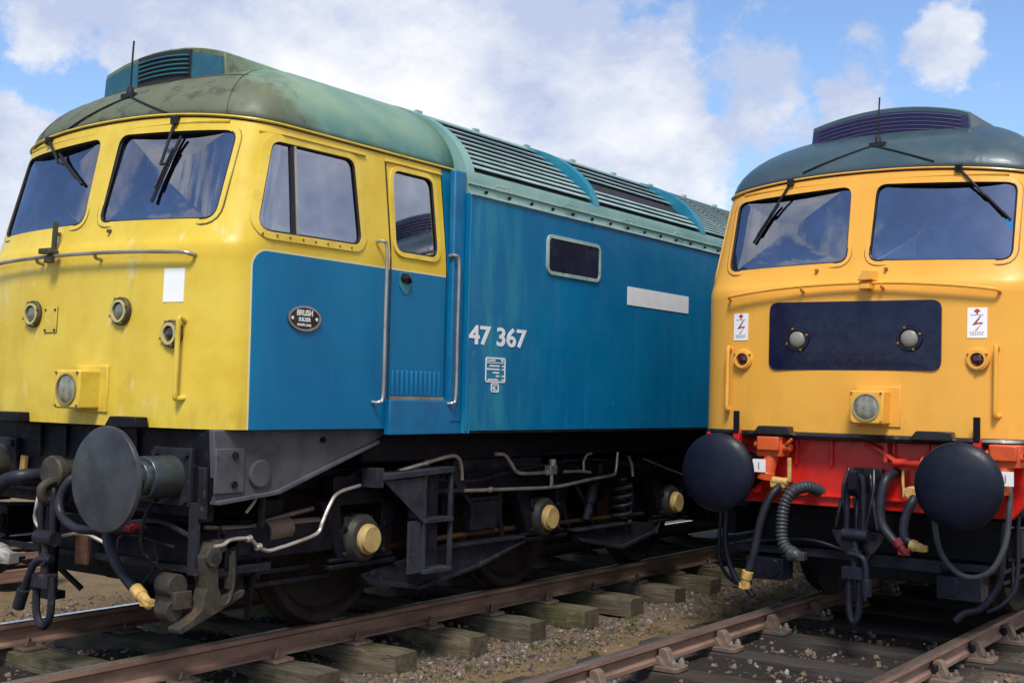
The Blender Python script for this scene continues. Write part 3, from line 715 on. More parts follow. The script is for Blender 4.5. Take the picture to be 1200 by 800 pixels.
    def full(ins):
        a = prof(ins); return a+[(0, EZ+EB)]+[(-x, z) for x, z in a[::-1]]
    mb = MB(); LEN = 17.05
    for a, b, ins in ((2.30, 2.40, 0), (2.40, 8.2, .10), (8.2, LEN, 0)): mb.prism(full(ins), 'y', a, b)
    body = mb.build('body_side', bodym, root, 25, weld=False)
    for s in (1, -1):
        f = MB()
        for zz, rr in ((3.026, .012), (3.105, .008)): f.tube([(s*(1.362 if zz < 3.05 else 1.335), 2.3, zz), (s*(1.362 if zz < 3.05 else 1.335), LEN, zz)], rr, 6, 0)
        f.build('body_gutter', P['slat'], body)
        f = MB()
        for k in range(26): f.box((s*1.349, 2.5+.30*k, 3.062), (.02, .016, .022))
        f.build('gutter_clip', under, body)
        f = MB()
        for k in range(7):
            y = 2.62+.95*k; f.tube([(s*1.33, y, 3.115), (s*1.36, y, 3.13), (s*1.36, y+.16, 3.13), (s*1.33, y+.16, 3.115)], .006, 5, 0)
        f.build('panel_catch', P['slat'], body)
        f = MB(); f.tube([(s*1.361, 2.30, 1.32), (s*1.361, 2.30, 3.0)], .008, 6, 0); f.build('body_edge', P['side'], body)
        f = MB(); f.box((s*1.352, 9.7, 1.311), (.03, 14.7, .022)); f.build('lower_strip', K['under'], body)
        # bodyside window
        bw = rp([(3.325, 2.567), (4.085, 2.567), (4.085, 2.828), (3.325, 2.828)], .045); fx = lambda y, z, off=0.: Vector((s*(1.36+off), y, z))
        f = MB(); f.prism(bw, 'x', s*1.355, s*1.3625); bwin = f.build('body_window', K['dark'], root)
        f = MB(); band(f, bw, grow(bw, .028), fx, .014); f.build('window_frame', P['bwframe'], bwin)
        f = MB(); f.prism(grow(bw, .002), 'x', s*1.364, s*1.368); f.build('window_glass', K['glassd'], bwin)
        # louvre panels between ribs
        for kk, (ya, yb_, nsl) in enumerate(((2.40, 4.07, 9), (4.17, 6.09, 9), (6.19, 8.2, 15))):
            th0, th1 = 9., 60.; bkp = MB()
            rows_ = [[(s*(ell(th, .10)[0]+.004), y, ell(th, .10)[1]+.004) for th in np.linspace(th0, th1, 12)] for y in (ya+.01, yb_-.01)]
            bkp.loft(rows_, False, False); g = bkp.build('radiator_grille', K['dark'], root, 50)
            f = MB()
            for j in range(nsl):
                if kk == 1 and left and j in (3, 4): continue
                th = th0+(th1-th0)*(j+.5)/nsl; pa, pb = ell(th-1.2, .10), ell(th+1.2, .10); t = Vector((pb[0]-pa[0], 0, pb[1]-pa[1])).normalized(); nrm = Vector((t.z, 0, -t.x))
                if nrm.x < 0: nrm = -nrm
                t2 = (t-nrm*.20).normalized(); n2 = Vector((t2.z, 0, -t2.x)); wd = .90/nsl*(.53 if kk < 2 else .52)
                c = Vector((ell(th, .10)[0], 0, ell(th, .10)[1]))+nrm*.024
                A = [c-t2*wd/2-n2*.004, c-t2*wd/2+n2*.004, c+t2*wd/2+n2*.004, c+t2*wd/2-n2*.004]
                segs = [(ya+.012, yb_-.012)] if kk < 2 else [(ya+.012+(yb_-ya)*q_/3, ya+(yb_-ya)*(q_+1)/3-.03) for q_ in range(3)]
                for y0_, y1_ in segs: f.loft([[Vector((s*p.x, y, p.z)) for p in A] for y in (y0_, y1_)])
            f.build('louvre_slat', P['slat'], g, 0)
        for yr in (4.07, 6.09):
            ths = [7+55*k/18 for k in range(19)]
            f = MB(); rr = []
            for y in (yr, yr+.10): rr.append([Vector((s*ell(th)[0], y, ell(th)[1]+.003)) for th in ths]+[Vector((s*(ell(th, .10)[0]-.02), y, ell(th, .10)[1]-.01)) for th in ths[::-1]])
            f.loft(rr); f.build('roof_rib', P['rib'], root, 25)
    f = MB()
    for k in range(18):
        for s in (1, -1): f.box((s*.60, 2.6+.75*k, 3.765), (.03, .07, .02))
    f.build('roof_lug', P['slat'], body, 0)
    if left:
        f = MB(); f.loft([[Vector((1.3605+o, y, z)) for o, y in ((0, 4.59), (.004, 4.59), (.004, 5.745), (0, 5.745))] for z in (2.392, 2.552)]); f.build('white_stripe', K['sign'], root, 0)
        f = MB(); add_text(f, '47 367', .19, (1.3615, 2.312, 1.947), (0, 1, 0), (0, 0, 1), .0040, .735); f.build('number_lettering', K['white'], root, 0)
        f = MB(); fx = lambda y, z, off=0.: Vector((1.36+off, y, z))
        o1 = rp([(2.525, 1.672), (2.775, 1.672), (2.775, 1.857), (2.525, 1.857)], .02); band(f, grow(o1, -.010), o1, fx, .004, 0)
        o2 = rp([(2.60, 1.600), (2.695, 1.600), (2.695, 1.668), (2.60, 1.668)], .015); band(f, grow(o2, -.008), o2, fx, .0045, 0)
        def bar(y0, y1, z, h): f.box((1.3615, (y0+y1)/2, z), (.004, y1-y0, h))
        bar(2.53, 2.77, 1.817, .006); add_text(f, 'CLASS', .026, (1.3615, 2.537, 1.827), (0, 1, 0), (0, 0, 1), .0004, .11)
        f.cyl((1.359, 2.735, 1.838), (1.3635, 2.735, 1.838), .013, n=16)
        for z, a, b, c in ((1.795, 2.58, 2.70, 1), (1.770, 2.545, 2.70, 1), (1.745, 2.62, 2.70, 0), (1.720, 2.66, 2.70, 1), (1.693, 2.56, 2.70, 1)):
            y = a
            while y < b-.012: w_b = random.uniform(.012, .03); bar(y, min(b, y+w_b), z, .011); y += w_b+.007
            if c: bar(2.735, 2.76, z, .011)
        bar(2.62, 2.675, 1.650, .007); bar(2.62, 2.65, 1.632, .016); bar(2.63, 2.68, 1.615, .008)
        f.build('data_panel', K['white'], root, 0)
    # far cab: same shell turned round
    for src in (shell, roof):
        c = src.copy(); COL.objects.link(c); c.parent = root; c.location = (0, LEN+YE, 0); c.rotation_euler = (0, 0, math.pi)
    # ---- underframe, beam and buffers
    f = MB(); f.box((0, LEN/2+1.0, 1.20), (2.3, LEN-.9, .20)); f.box((0, LEN/2+1.1, .70), (2.45, 4.6, .82)); f.box((0, 14.6, .66), (1.9, 4.6, .86)); f.box((0, 7.0, .62), (2.0, .10, .55)); f.build('underframe', under, root, 30, .02)
    bm_ = K['red'] if not left else under
    f = MB(); f.prism([(-1.20, 1.335), (1.20, 1.335), (1.20, .98), (1.08, .82), (-1.08, .82), (-1.20, .98)], 'y', .12, .19); beam = f.build('buffer_beam', bm_, root, 30, .008)
    f = MB()
    for x in (-.45, -.18, .28, .52): f.box((x, .108, 1.22), (.02, .03, .2))
    f.box((.0, .105, .90), (1.6, .03, .02)); f.build('beam_stiffener', bm_, beam, 30, .004)
    if left:
        for s in (1, -1):
            f = MB(); f.prism([(.10, 1.338), (.13, .925), (.60, .965), (1.50, 1.255), (1.62, 1.300), (1.62, 1.338)], 'x', s*1.16, s*1.205); sp = f.build('drag_box_plate', K['plateG'], root, 30, .006)
            f = MB(); f.prism([(.13, .905), (.13, .93), (.60, .97), (1.52, 1.262), (1.52, 1.238), (.61, .945)], 'x', s*1.15, s*1.235); f.build('plate_flange', K['plateG'], sp, 30, .004)
            f = MB(); f.lathe([(.085, 0), (.085, .02), (.075, .026), (.001, .026)], (s*1.205, .46, 1.075), (s, 0, 0)); f.build('round_cover', K['plateG'], sp, 30)
            f = MB(); f.box((s*1.212, .22, 1.10), (.02, .22, .26)); f.build('bolt_plate', K['plateG'], sp, 30, .004)
            f = MB()
            for z in (1.02, 1.19): f.cyl((s*1.21, .25, z), (s*1.235, .25, z), .022, n=6)
            f.cyl((s*1.20, 1.0, 1.27), (s*1.225, 1.0, 1.27), .02, n=6); f.build('plate_bolt', K['under'], sp)
            f = MB(); f.box((s*1.13, .10, .97), (.06, .03, .30)); f.box((s*1.06, .105, .70), (.075, .03, .42)); f.build('guard_bracket', K['grey'], root, 30, .005)
    else:
        # black band under the nose, wrapping round the red beam
        f = MB(); f.tube([fr(x, 1.335, -.0) for x in [-1.19+2.38*k/24 for k in range(25)]], .028, 8, 0); f.build('nose_band', K['black'], root)
        for s in (1, -1):
            f = MB(); f.tube([fr(s*1.17, 1.335, -.02), (s*1.21, .24, 1.30), (s*1.235, .22, 1.22), (s*1.235, .20, 1.0)], .03, 8, 5); f.build('beam_edging', K['black'], root)
            f = MB(); f.prism([(.24, 1.335), (.24, 1.02), (1.55, 1.02), (1.55, 1.335)], 'x', s*1.235, s*1.272); f.build('side_valance', P['side'], root, 30, .01)
            # upright lamp irons over the beam
            x = .885 if s > 0 else -.88
            f = MB(); f.box((x, -.03, 1.42), (.045, .02, .17)); li = f.build('beam_lamp_iron', K['under'], root, 30, .004)
            f = MB(); f.box((x, -.01, 1.30), (.05, .05, .12)); f.build('iron_foot', K['red'], li, 30, .004)
            # orange jumper sockets
            xo = -.60 if s < 0 else 1.07; f = MB()
            f.box((xo, .02, 1.25), (.20, .16, .15)); f.box((xo, -.06, 1.27), (.17, .06, .10)); f.cyl((xo-.13, -.02, 1.26), (xo+.16, -.02, 1.24), .028); f.cyl((xo, .0, 1.20), (xo-.03, -.03, 1.03), .055); f.cyl((xo-.03, -.03, 1.06), (xo-.04, -.03, 1.0), .065)
            f.tube([(xo+.1, -.02, 1.25), (xo+.15, -.06, 1.28), (xo+.18, -.06, 1.31)], .014, 6)
            so = f.build('jumper_socket', K['orange'], root, 30, .008)
            f = MB(); f.box((xo-.06 if s < 0 else xo+.02, -.095, 1.105), (.10, .012, .095)); tgp = f.build('socket_tag', K['sign'], so)
            f = MB(); tx = (xo-.06 if s < 0 else xo+.02); f.box((tx, -.1025, 1.105), (.008, .004, .05)); f.build('tag_mark', K['signgrey'], so)
        f = MB(); f.box((.24, .06, 1.24), (.025, .04, .14)); f.cyl((.30, .05, 1.17), (.58, .02, 1.17), .03); f.cyl((.55, .02, 1.17), (.66, .0, 1.24), .05); f.tube([(.08, .09, 1.30), (.24, .06, 1.22), (.34, .05, 1.15)], .022, 8); f.build('beam_pipework', K['red2'], root, 30)
        f = MB(); f.cyl((.52, .02, 1.17), (.68, -.02, 1.17), .06); f.cyl((.60, 0, 1.17), (.60, 0, 1.27), .035); f.build('steam_cock', K['orange'], root)
    for s in (1, -1):
        bx, bz, by = s*.864, 1.055, -.385
        if left:
            f = MB(); f.lathe([(.10, .50), (.10, .22)], (bx, by, bz), (0, 1, 0), 28); f.lathe([(.125, .26), (.125, .50), (.19, .52), (.19, .56)], (bx, by, bz), (0, 1, 0), 28); b = f.build('buffer', K['bufshank'], root, 30, .006)
            f = MB(); f.box((bx, .10, bz), (.34, .035, .34)); f.build('buffer_base', K['grey'], b, 30, .006)
            f = MB()
            for a in (-1, 1):
                for c in (-1, 1): f.cyl((bx+a*.135, .085, bz+c*.135), (bx+a*.135, .06, bz+c*.135), .022, n=6)
            f.build('buffer_bolt', K['grey'], b)
            f = MB(); f.lathe([(.075, .24), (.10, .045), (.285, .032), (.300, .022), (.300, .010), (.292, -.002), (.20, -.016), (.10, -.022), (.001, -.024)], (bx, by, bz), (0, 1, 0), 48); f.build('buffer_head', K['buffer'], b, 40)
        else:
            f = MB(); f.lathe([(.10, .46), (.10, .18)], (bx, by, bz), (0, 1, 0), 28); f.lathe([(.13, .26), (.13, .50), (.20, .52), (.20, .56)], (bx, by, bz), (0, 1, 0), 28); b = f.build('buffer', K['bufferR'], root, 30, .006)
            f = MB(); f.lathe([(.075, .24), (.12, .06), (.270, .045), (.285, .03), (.288, .012), (.278, -.008), (.23, -.034), (.16, -.058), (.08, -.072), (.001, -.076)], (bx, by, bz-.0), (0, 1, 0), 48); f.build('buffer_head', K['bufferR'], b, 50)
    # ---- coupling
    cx0 = .0 if left else .10; cm = K['olive'] if left else K['underR']; cg = K['grey'] if left else K['coup']
    f = MB(); f.box((cx0, .10, .98), (.21 if not left else .20, .05, .28)); dh = f.build('draw_hook_plate', K['black'] if not left else under, root, 30, .006)
    f = MB()
    if left: f.lathe([(.075, .20), (.075, .05), (.105, .045), (.108, -.005), (.098, -.02), (.04, -.022), (.001, -.022)], (-.02, -.10, 1.035), (0, 1, 0), 32); f.tube([(.03, .05, 1.0), (.03, -.12, .99), (.03, -.2, .95), (.03, -.19, .88), (.03, -.12, .86)], .032, 8)
    else: f.prism(rp([(.05, 1.06), (-.17, 1.07), (-.25, 1.13), (-.24, .98), (-.19, .93), (.05, .95)], .03), 'x', cx0-.03, cx0+.03)
    f.build('draw_hook', cm, dh, 30, .004)
    zt = .90 if left else 1.02; zs = .64 if left else .66; ze = .10 if left else .06; yc = -.14 if left else -.17
    f = MB()
    for dx in (-.055, .055):
        f.tube([(cx0+dx*.4, yc+.01, zt+.05), (cx0+dx, yc, zt), (cx0+dx*1.1, yc, zs+.03), (cx0+dx*1.1, yc, zs)], .021, 8)
    f.cyl((cx0-.085, yc, zs), (cx0+.095, yc, zs), .046, n=14); f.build('coupling_link', cg, dh, 30)
    f = MB(); f.cyl((cx0, yc, zs), (cx0, yc, zs-.26), .027); zm = zs-.13
    f.cyl((cx0-.0, yc-.03, zm), (cx0, yc+.04, zm), .042); f.box((cx0, yc, zs-.26), (.16, .08, .085))
    lv = [(.05, 0, 0), (-.04, -.03, -.01), (-.10, -.04, -.10), (-.17, -.05, -.27)] if left else [(-.03, -.02, .0), (.05, -.035, -.01), (.09, -.04, -.06), (.10, -.04, -.24)]
    f.tube([(cx0+a, yc+b, zm+c) for a, b, c in lv], .024, 8); e_ = Vector((cx0+lv[3][0], yc+lv[3][1], zm+lv[3][2])); f.cyl(e_+Vector((-.2*lv[3][0]*(1 if left else 0), 0, .08)), e_+Vector((.1*lv[3][0]*(1 if left else 0), 0, -.04)), .038); f.build('coupling_screw', cg, dh, 30, .003)
    hw = .075 if left else .038
    f = MB(); h = zs-.25-ze; f.tube([(cx0-hw, yc, zs-.23), (cx0-hw, yc, zs-.25-h*.6), (cx0-hw*.7, yc, ze+.04), (cx0, yc, ze), (cx0+hw*.7, yc, ze+.04), (cx0+hw, yc, zs-.25-h*.6), (cx0+hw, yc, zs-.23)], .024, 8); f.build('coupling_shackle', cg, dh, 40)
    if not left:
        f = MB(); f.prism([(-.03+cx0-.06, .80), (.12+cx0, .80), (.07+cx0, .55), (cx0-.05, .55)], 'y', .05, .09)
        f.prism([(cx0-.20, .68), (cx0+.20, .68), (cx0+.16, .60), (cx0+.05, .46), (cx0-.05, .46), (cx0-.16, .60)], 'y', -.10, -.06)
        for dx in (-.15, .0, .15): f.tube([(cx0+dx*.45, -.06, 1.08), (cx0+dx*.8, -.13, .86), (cx0+dx, -.14, .70)], .017, 6)
        for dx in (-.09, .09): f.tube([(cx0+dx, -.05, 1.12), (cx0+dx*1.2, -.12, .95), (cx0+dx*.7, -.14, .70)], .015, 6)
        f.build('hook_guard', K['black'], dh, 30, .004)
    # ---- hoses
    def hose(name, pts, r, mt, ends=None, ribs=0, endm=None):
        f = MB(); f.tube(pts, r, 12, 8, ribs); h = f.build(name, mt, root, 60)
        for (p, q_, rr) in (ends or []):
            f = MB(); p = Vector(p); q_ = Vector(q_); d = (q_-p); f.cyl(p-d*.25, p+d*.3, rr*1.12, n=12); f.cyl(p+d*.2, q_, rr, rr*.7, 12); f.cyl(p+d*.5+Vector((rr*.8, 0, 0)), p+d*.5-Vector((rr*.9, 0, 0)), rr*.5, n=8); f.box(p+d*.75, (rr*2.1, rr*1.3, rr*1.2)); f.build('hose_coupling', endm or K['gold'], h, 30, .004)
        return h
    if left:
        hose('vacuum_hose', [(-.28, .10, 1.0), (-.30, -.10, 1.0), (-.42, -.17, .96), (-.55, -.19, .84), (-.60, -.20, .70), (-.54, -.20, .57), (-.38, -.19, .51)], .046, K['hose'], [((-.40, -.19, .515), (-.28, -.19, .49), .058)], 0, K['pipe'])
        hose('control_hose', [(.22, .12, 1.05), (.20, -.10, 1.02), (.14, -.15, .90), (.18, -.17, .80), (.32, -.18, .735), (.48, -.16, .725), (.58, .0, .72), (.60, .12, .72)], .027, K['hose'])
        hose('air_hose', [(.46, .10, .74), (.50, -.06, .74), (.56, -.12, .69), (.66, -.14, .57), (.79, -.15, .47), (.92, -.16, .405)], .031, K['hose'], [((.91, -.16, .41), (1.03, -.17, .345), .036)])
        f = MB(); f.cyl((.62, .10, .735), (.62, .0, .735), .028); f.box((.60, -.01, .735), (.09, .04, .04)); f.build('red_cock', K['reddk'], root, 30, .006)
        f = MB(); f.box((-.62, .10, 1.05), (.05, .03, .12), Matrix.Rotation(R(8), 3, 'Y')); f.box((-.55, .1, .98), (.16, .04, .035)); f.build('yellow_cock', K['gold'], root, 30, .004)
        f = MB(); f.box((.10, .05, .56), (.12, .02, .18)); f.build('rust_plate', K['rust'], root, 30, .003)
        f = MB(); f.cyl((-.25, .07, .95), (-.25, .07, .25), .05); f.box((-.25, .07, .25), (.2, .1, .05)); f.build('heating_pipe', under, root)
        f = MB(); f.box((0, .22, .50), (2.1, .05, .035)); f.box((0, .2, .60), (.05, .05, .25)); f.tube([(.35, .12, .55), (.40, .1, .66), (.55, .1, .68), (.9, .1, .64)], .010, 6); f.tube([(.72, .1, .66), (.75, .1, .55), (.72, .08, .47), (.66, .06, .40)], .008, 6); f.build('brake_rigging', K['grey'], root)
    else:
        hose('air_hose', [(-.50, .10, .97), (-.52, -.06, .95), (-.57, -.13, .85), (-.62, -.16, .68), (-.65, -.18, .48), (-.70, -.19, .30)], .030, K['hose'], [((-.70, -.19, .31), (-.725, -.19, .20), .036)])
        f = MB(); f.box((-.53, -.02, .975), (.12, .09, .06)); f.cyl((-.53, .1, .97), (-.53, -.06, .96), .05); f.cyl((-.58, -.04, 1.0), (-.46, -.04, .99), .03); f.box((-.45, -.03, 1.08), (.03, .03, .18)); f.build('hose_cock', K['gold'], root, 30, .008)
        hose('vacuum_hose', [(-.27, .12, .93), (-.32, -.01, .965), (-.39, -.11, .93), (-.435, -.15, .83), (-.445, -.17, .68), (-.425, -.18, .56), (-.355, -.18, .485)], .046, K['hoseg'], [((-.36, -.18, .49), (-.29, -.18, .475), .05)], 28, K['hoseg'])
        hose('main_hose', [(.30, .10, 1.10), (.28, -.05, 1.06), (.26, -.10, .92), (.27, -.12, .76), (.35, -.13, .65), (.40, -.13, .62)], .034, K['hose'], [((.39, -.13, .63), (.45, -.13, .55), .038)], 0, K['reddk'])
        hose('brake_hose', [(.46, .10, .97), (.47, -.05, .93), (.43, -.10, .80), (.43, -.12, .67), (.50, -.12, .62)], .032, K['hose'], [((.49, -.12, .62), (.57, -.12, .60), .036)])
        f = MB(); f.tube([(.36, .06, 1.12), (.365, .05, 1.0), (.40, .04, .96)], .012, 6); f.box((.45, .0, .965), (.12, .1, .06)); f.cyl((.45, .1, .97), (.45, -.06, .97), .045); f.build('hose_cock', K['gold'], root, 30, .006)
        hose('jumper_cable', [(.62, -.02, .95), (.63, -.10, .78), (.68, -.14, .60), (.78, -.15, .48), (.90, -.15, .445), (1.02, -.14, .51), (1.09, -.10, .68), (1.10, -.04, .90), (1.09, .02, 1.05)], .020, K['hoseg'])
        f = MB(); f.box((0, .25, .46), (2.0, .06, .05)); f.box((.33, .22, .44), (.5, .05, .06)); f.tube([(-.9, .2, .5), (-.4, .18, .56), (-.1, .2, .5)], .012, 6); f.build('brake_rigging', K['coup'], root)
        for s in (1, -1):   # guard irons and sand pipes in front of the leading wheels
            f = MB(); f.tube([(s*1.02, .12, .80), (s*1.02, .10, .52), (s*.99, .10, .36), (s*.90, .06, .22), (s*.80, .02, .18), (s*.74, .0, .12)], .024, 8)
            f.tube([(s*1.10, .2, .85), (s*1.10, .16, .4), (s*1.02, .12, .25), (s*.92, .10, .19)], .016, 6); f.box((s*.72, .25, .32), (.30, .2, .16)); f.cyl((s*.66, .14, .33), (s*.66, .30, .33), .07); f.build('guard_iron', K['coup'], root, 30, .004)
    # ---- bogies
    def bogie():
        AX = (1.50, 3.71, 5.92); f = MB(); dm = under
        # side frames with arched tops and horn guides
        for (ya, yb_, z0, z1) in ((.25, 1.22, .55, .74), (1.22, 6.4, .83, 1.02)):
            f.box((1.06, (ya+yb_)/2, (z0+z1)/2), (.10, yb_-ya, z1-z0))
        f.prism([(.95, .72), (1.10, .72), (1.28, .96), (1.46, 1.06), (1.70, 1.04), (1.70, .93), (1.46, .95), (1.32, .86), (1.20, .66), (1.20, .54), (.95, .54)], 'x', 1.02, 1.10)
        for y in AX:
            for sg in (-1, 1): f.prism([(y+sg*.16, .46), (y+sg*.22, .46), (y+sg*.40, .86), (y+sg*.22, .86)], 'x', 1.02, 1.115)
            f.box((1.10, y-.0, .435), (.09, .66, .03)); f.box((1.10, y, .475), (.05, .62, .025))
        f.mirror()
        for y in (.8, 2.6, 4.8, 6.3): f.box((0, y, .78), (2.0, .16, .22))
        f.box((0, 3.7, .82), (1.7, 1.2, .22)); f.box((0, 3.55, .62), (1.16, 5.6, .74)); f.box((0, .62, .62), (1.9, .12, .30)); f.box((0, 3.7, 1.0), (1.9, 5.6, .12))
        bg = f.build('bogie_frame', dm, root, 30, .006)
        for y in AX:
            w = MB()
            for s in (1, -1):
                w.lathe([(.10, .80), (.12, .74), (.20, .735), (.46, .755), (.50, .80), (.555, .80), (.568, .78), (.572, .715), (.600, .69), (.600, .665), (.48, .665), (.40, .70), (.15, .69), (.10, .66)], (0, y, .572), (s, 0, 0), 48)
            w.cyl((-.75, y, .572), (.75, y, .572), .09); w.build('wheelset', K['wheel'], bg, 40)
            for s in (1, -1):
                b = MB(); b.lathe([(.165, .0), (.165, .10), (.14, .14), (.12, .145)], (s*1.02, y, .60), (s, 0, 0), 24); b.box((s*1.02, y, .60), (.14, .28, .30)); b.build('axle_box', K['axle'] if left else dm, bg, 30, .006)
                b = MB(); b.lathe([(.102, 0), (.102, .035), (.092, .042), (.090, .060), (.084, .066), (.001, .068)], (s*1.150, y, .60), (s, 0, 0), 28); b.build('axle_cover', K['brass'], bg, 35)
        for y in (5.04,):
            for s in (1, -1):
                b = MB(); pts = [(s*1.08+.085*math.cos(a*.5236), y+.085*math.sin(a*.5236), .47+.0066*a) for a in range(0, 60)]; b.tube(pts, .017, 6, 0); b.build('coil_spring', K['springm'], bg)
        for s in (1, -1):
            b = MB(); b.prism([(1.50, .36), (2.26, .45), (3.42, .47), (3.42, .43), (2.80, .29), (2.10, .205), (1.55, .30)], 'x', s*1.085, s*1.12); b.box((s*1.10, 2.80, .465), (.12, 1.2, .02)); b.prism([(1.53, .335), (1.55, .29), (2.10, .195), (2.80, .28), (3.42, .425), (3.40, .445), (2.80, .305), (2.10, .225)], 'x', s*1.06, s*1.15)
            b.prism([(4.20, .42), (5.0, .47), (5.65, .42), (5.62, .34), (4.96, .245), (4.25, .37)], 'x', s*1.085, s*1.12); b.prism([(4.20, .40), (4.25, .36), (4.96, .235), (5.62, .33), (5.66, .43), (5.60, .36), (4.96, .265), (4.27, .385)], 'x', s*1.06, s*1.15); b.box((s*1.10, 4.6, .455), (.12, .85, .02))
            b.build('equalising_beam', K['grey'] if left else dm, bg, 30, .004)
            if s < 0 and left: pass
            # two-tread cab steps
            b = MB(); X0, X1 = s*1.14, s*1.30
            b.prism([(1.52, 1.035), (2.27, 1.065), (2.27, 1.025), (1.52, .995)], 'x', X0, X1)
            b.prism([(1.52, .99), (1.95, 1.0), (1.95, .68)], 'x', s*1.27, s*1.285)
            b.box((s*1.27, 1.965, .67), (.03, .03, .68)); b.box((s*1.27, 2.265, .70), (.03, .03, .70)); b.box((s*1.22, 2.11, .695), (.16, .32, .03)); b.box((s*1.22, 2.11, .345), (.16, .32, .03))
            b.box((s*1.145, 2.11, .70), (.02, .32, .70)); b.box((s*1.26, 1.88, .52), (.02, .14, .36)); b.box((s*1.20, 1.50, 1.01), (.14, .07, .13)); st = b.build('cab_steps', K['steps'] if left else dm, bg, 30, .004)
            b = MB()
            for z in (.52, .86): b.tube([(s*1.16, 2.13, z-.08), (s*1.175, 2.13, z-.05), (s*1.175, 2.13, z+.08), (s*1.16, 2.13, z+.1)], .016, 6)
            for k in range(4):
                for z in (.42, .78): b.box((s*1.16, 2.04, z+.05*k), (.01, .08, .014))
            b.build('step_slot', K['grey'], st)
            # boxes, brackets
            b = MB(); b.prism([(2.53, 1.10), (3.70, 1.09), (3.70, .82), (2.53, .85)], 'x', s*1.02, s*1.09); b.cyl((s*1.09, 3.05, 1.0), (s*1.10, 3.05, 1.0), .06, n=16)
            for k in range(4): b.box((s*1.10, 2.85, .90+.045*k), (.02, .12, .014)); b.box((s*1.10, 3.3, .90+.045*k), (.02, .08, .014))
            b.build('equipment_box', K['grey'] if left else dm, bg, 30, .008)
            b = MB(); b.prism([(2.28, 1.05), (2.45, 1.06), (2.60, .90), (2.60, .855), (2.26, .865), (2.26, .89), (2.50, .89), (2.40, 1.0), (2.28, 1.0)], 'x', s*1.08, s*1.16); b.build('step_bracket', K['grey'] if left else dm, bg, 30, .004)
            # brake cylinder and pull rods
            b = MB(); b.cyl((s*1.06, .66, .70), (s*1.06, .86, .715), .07); b.cyl((s*1.06, .86, .715), (s*1.06, 1.16, .715), .05); b.cyl((s*1.06, .30, .745), (s*1.06, .70, .72), .022); b.tube([(s*1.04, .2, .76), (s*1.05, .5, .735), (s*1.05, .75, .775), (s*1.05, 1.1, .82)], .016, 6); b.build('brake_cylinder', K['brown'] if left else dm, bg, 30, .003)
            b = MB(); b.box((s*.95, .85, .36), (.05, 1.0, .03)); b.box((s*.95, .75, .44), (.06, .8, .03)); b.box((s*.95, .55, .40), (.07, .06, .18)); b.build('brake_rod', K['grey'] if left else dm, bg, 30, .004)
            b = MB()
            for y in (1.5, 3.71, 5.92):
                for sg in (-1, 1): b.prism([(y+sg*.60, .75), (y+sg*.70, .75), (y+sg*.68, .42), (y+sg*.61, .36)], 'x', s*.70, s*.80)
            b.build('brake_block', K['rust'] if left else dm, bg, 30, .008)
        if left:
            for s in (1, -1):
                # cast life guard in front of the leading wheel
                b = MB(); b.prism(rp([(.10, .60), (.17, .68), (.36, .71), (.36, .655), (.25, .62), (.215, .56), (.225, .42), (.25, .36), (.44, .385), (.42, .345), (.22, .27), (.05, .215), (-.05, .18), (-.06, .215), (.02, .245), (.10, .30), (.135, .42)], .015, 3), 'x', s*1.05, s*1.15)
                b.cyl((s*1.14, .17, .60), (s*1.17, .17, .60), .058, n=20); b.box((s*1.0, .02, .36), (.18, .12, .10)); b.cyl((s*.93, .0, .44), (s*1.06, .0, .44), .07); b.cyl((s*.95, -.02, .30), (s*1.06, -.02, .30), .06); b.box((s*1.13, .32, .50), (.05, .035, .20)); b.tube([(s*1.14, .33, .62), (s*1.14, .34, .45), (s*1.14, .31, .33), (s*1.13, .24, .30)], .02, 6)
                lg = b.build('life_guard', K['olive'], bg, 30, .008)
                b = MB(); b.cyl((s*1.165, .17, .60), (s*1.175, .17, .60), .028, n=14); b.build('guard_eye', K['dark'], lg)
                b = MB(); b.box((s*1.07, .38, .66), (.12, .22, .15)); b.box((s*1.10, .40, .50), (.08, .5, .05)); b.box((s*1.02, .2, .86), (.06, .12, .14)); b.build('sand_trap', K['grey'], bg, 30, .006)
                for nm, pts, r in (('air_pipe', [(.17, .66), (.24, .665), (.30, .69), (.44, .685), (.52, .63), (.60, .60), (.70, .61), (.80, .625), (1.02, .67), (1.07, .74), (1.13, .84), (1.21, .92), (1.42, .96)], .0125),
                                   ('brake_pipe', [(1.81, 1.04), (2.13, 1.09), (2.35, 1.125), (2.46, 1.125), (2.52, 1.07), (2.54, .95)], .015),
                                   ('brake_pipe', [(2.57, .87), (3.2, .853), (3.82, .842), (4.35, .88), (4.70, .90), (4.79, .93), (4.82, 1.10)], .014),
                                   ('air_pipe', [(2.96, 1.13), (3.08, 1.12), (3.16, 1.06), (3.26, .98), (3.45, .965), (3.68, .965)], .014),
                                   ('air_pipe', [(3.75, .84), (3.75, .96)], .016), ('air_pipe', [(3.94, .96), (4.2, .955), (4.36, .94)], .012), ('air_pipe', [(4.25, .96), (4.25, 1.04), (4.30, 1.09), (4.37, 1.10)], .011),
                                   ('air_pipe', [(5.02, 1.06), (5.08, .98), (5.10, .88)], .014), ('air_pipe', [(5.30, 1.03), (5.7, .94), (6.07, .86)], .009)):
                    b = MB(); b.tube([(s*1.16, y, z) for y, z in pts], r, 8, 5); b.build(nm, K['pipe'], bg)
                b = MB(); b.box((s*1.16, 3.74, .985), (.06, .10, .07)); b.cyl((s*1.16, 3.76, 1.0), (s*1.16, 3.76, 1.07), .03); b.cyl((s*1.16, 3.66, .965), (s*1.16, 3.72, .965), .024)
                for y, z in ((2.12, 1.088), (2.9, .862), (.44, .685), (.52, .63)): b.cyl((s*1.16, y-.02, z-.004), (s*1.16, y+.02, z+.004), .021, n=10)
